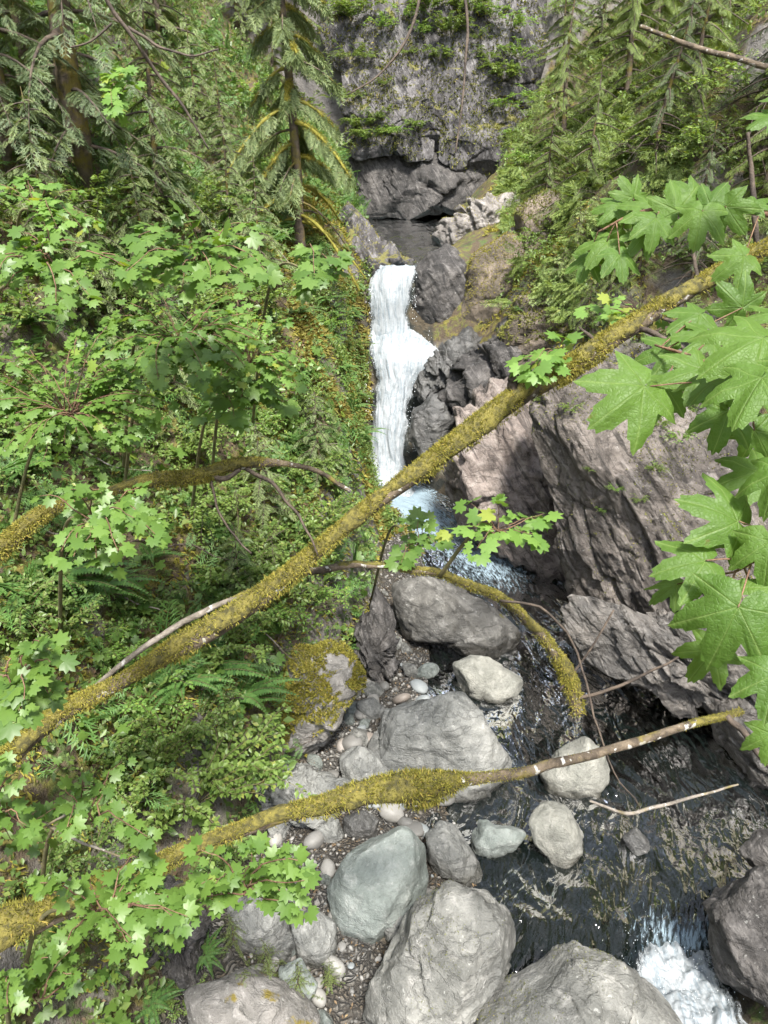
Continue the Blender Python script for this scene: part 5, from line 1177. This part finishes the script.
# small leafy ground cover
def cover(name, n, box, mat, size, cond, w=.6, lift=.12, tpl=None):
    x, y, tl, tr = area_pts(n, *box, gr_); k = cond(x, y, tl, tr); x, y = x[k], y[k]
    P = np.stack([x, y, gh(x, y)], -1); k = fbm(P * .8, 3, .5, 730 + len(name)) + gr_.normal(0, .12, len(P)) > -.06; P = P[k]; N = gnormal(P[:, 0], P[:, 1]); n = len(P)
    P = P + N * gr_.uniform(0, lift, (n, 1)) + np.array([0, 0, 1]) * gr_.uniform(0, lift, (n, 1))
    d = gr_.normal(0, 1, (n, 3)) + np.array([0, 0, -.2]); X, Y_, Z_ = frame_from(d, N * .6 + np.array([0, -.2, 1]) + gr_.normal(0, .35, (n, 3)))
    m = MB(); tv, tf = tpl or rhomb(w); scatter(m, tv, tf, P, X, Y_, Z_, size * np.clip(np.exp(gr_.normal(-.1, .4, n)), .4, 2.2)); return tag(m.build(name, MAT[mat], None, False), kind='stuff')
lc = lambda x, y, tl, tr: (tl > .25) & ~((y > 16.5) & (y < 25) & (tl < 2.3) & (gr_.uniform(0, 1, len(y)) < .8))
cover('ground_cover', 120000, (-15, 0, 4, 34), 'shrub', .075, lc, lift=.22)
cover('undergrowth', 60000, (-15, 0, 4, 34), 'shrub_dark', .10, lc, lift=.35)
cover('fern_undergrowth', 16000, (-15, 0, 6, 34), 'fern', .40, lc, lift=.25, tpl=SPRAYS[1])
rc = lambda x, y, tl, tr: (tr > 2.9) | ((tr > 2.0) & (y > 20) & (y < 33))
cover('slope_undergrowth', 80000, (1, 14, 6, 34), 'shrub', .09, rc, lift=.25)
cover('slope_sprays', 24000, (1, 14, 6, 34), 'cedar', .34, rc, lift=.3, tpl=CEDS[0])
cover('maple_seedlings', 9000, (-15, 0, 4, 30), 'maple', .10, lc, lift=.3, tpl=VINE[:2])
x = pr.uniform(0, 3.2, 2600); y = pr.uniform(5, 14.5, 2600); x = np.interp(y, SY, SL) - x; P = np.stack([x, y, gh(x, y) + .03], -1); n = len(P)
m = MB(); X, Y_, Z_ = frame_from(rand_dirs(n, pr) * np.array([1, 1, .2]), np.array([0, 0, 1.0]) + pr.normal(0, .3, (n, 3))); l = pr.uniform(.02, .07, n); scatter(m, *RH, P, X, Y_, Z_, np.stack([l, l * pr.choice([.2, .9], n), l], -1)); tag(m.build('bar_litter', MAT['litter'], None, False), kind='stuff')
cover('leaf_litter', 14000, (-12, 0, 4, 22), 'litter', .07, lc, lift=.03)
# ------------------------------------------------------------ camera, sky, sun
cam = bpy.data.cameras.new('camera'); co = bpy.data.objects.new('camera', cam); COL.objects.link(co)
cam.sensor_fit = 'VERTICAL'; cam.sensor_height = 24.0; cam.lens = 24.0 * F / 1024.0
cam.clip_start = .05; cam.clip_end = 500
co.location = (0, 0, 0); co.rotation_euler = (math.pi / 2 - PITCH, 0, 0)
SC.camera = co
EL, AZ = math.radians(62), math.radians(165)
w = bpy.data.worlds.new('World'); SC.world = w; w.use_nodes = True
nt = w.node_tree; nt.nodes.clear()
sky = nt.nodes.new('ShaderNodeTexSky'); sky.sky_type = 'NISHITA'; sky.sun_disc = False
sky.sun_elevation = EL; sky.sun_rotation = AZ; sky.air_density = 1.0; sky.dust_density = 1.0; sky.ozone_density = 1.0
hs_ = nt.nodes.new('ShaderNodeHueSaturation'); hs_.inputs['Saturation'].default_value = .45
bg = nt.nodes.new('ShaderNodeBackground'); bg.inputs[1].default_value = .14
ow = nt.nodes.new('ShaderNodeOutputWorld')
nt.links.new(sky.outputs[0], hs_.inputs['Color']); nt.links.new(hs_.outputs[0], bg.inputs[0]); nt.links.new(bg.outputs[0], ow.inputs[0])
sl = bpy.data.lights.new('sun', 'SUN'); sl.energy = 3.0; sl.angle = math.radians(9); sl.color = (1, .96, .89)
so = bpy.data.objects.new('sun', sl); COL.objects.link(so)
from mathutils import Vector
sd = Vector((math.sin(AZ) * math.cos(EL), math.cos(AZ) * math.cos(EL), math.sin(EL)))
so.rotation_euler = sd.to_track_quat('Z', 'Y').to_euler(); so.location = (0, -5, 30)
vs = SC.view_settings
SC.display_settings.display_device = 'sRGB'
vs.view_transform = 'Standard'; vs.look = 'None'; vs.gamma = 1.0; vs.use_curve_mapping = False
vs.exposure = 1.88
cy = SC.cycles
cy.max_bounces = 8; cy.diffuse_bounces = 4; cy.transparent_max_bounces = 12; cy.transmission_bounces = 4
cy.caustics_reflective = False; cy.caustics_refractive = False
cy.use_adaptive_sampling = True; cy.adaptive_threshold = .02
cy.use_denoising = True
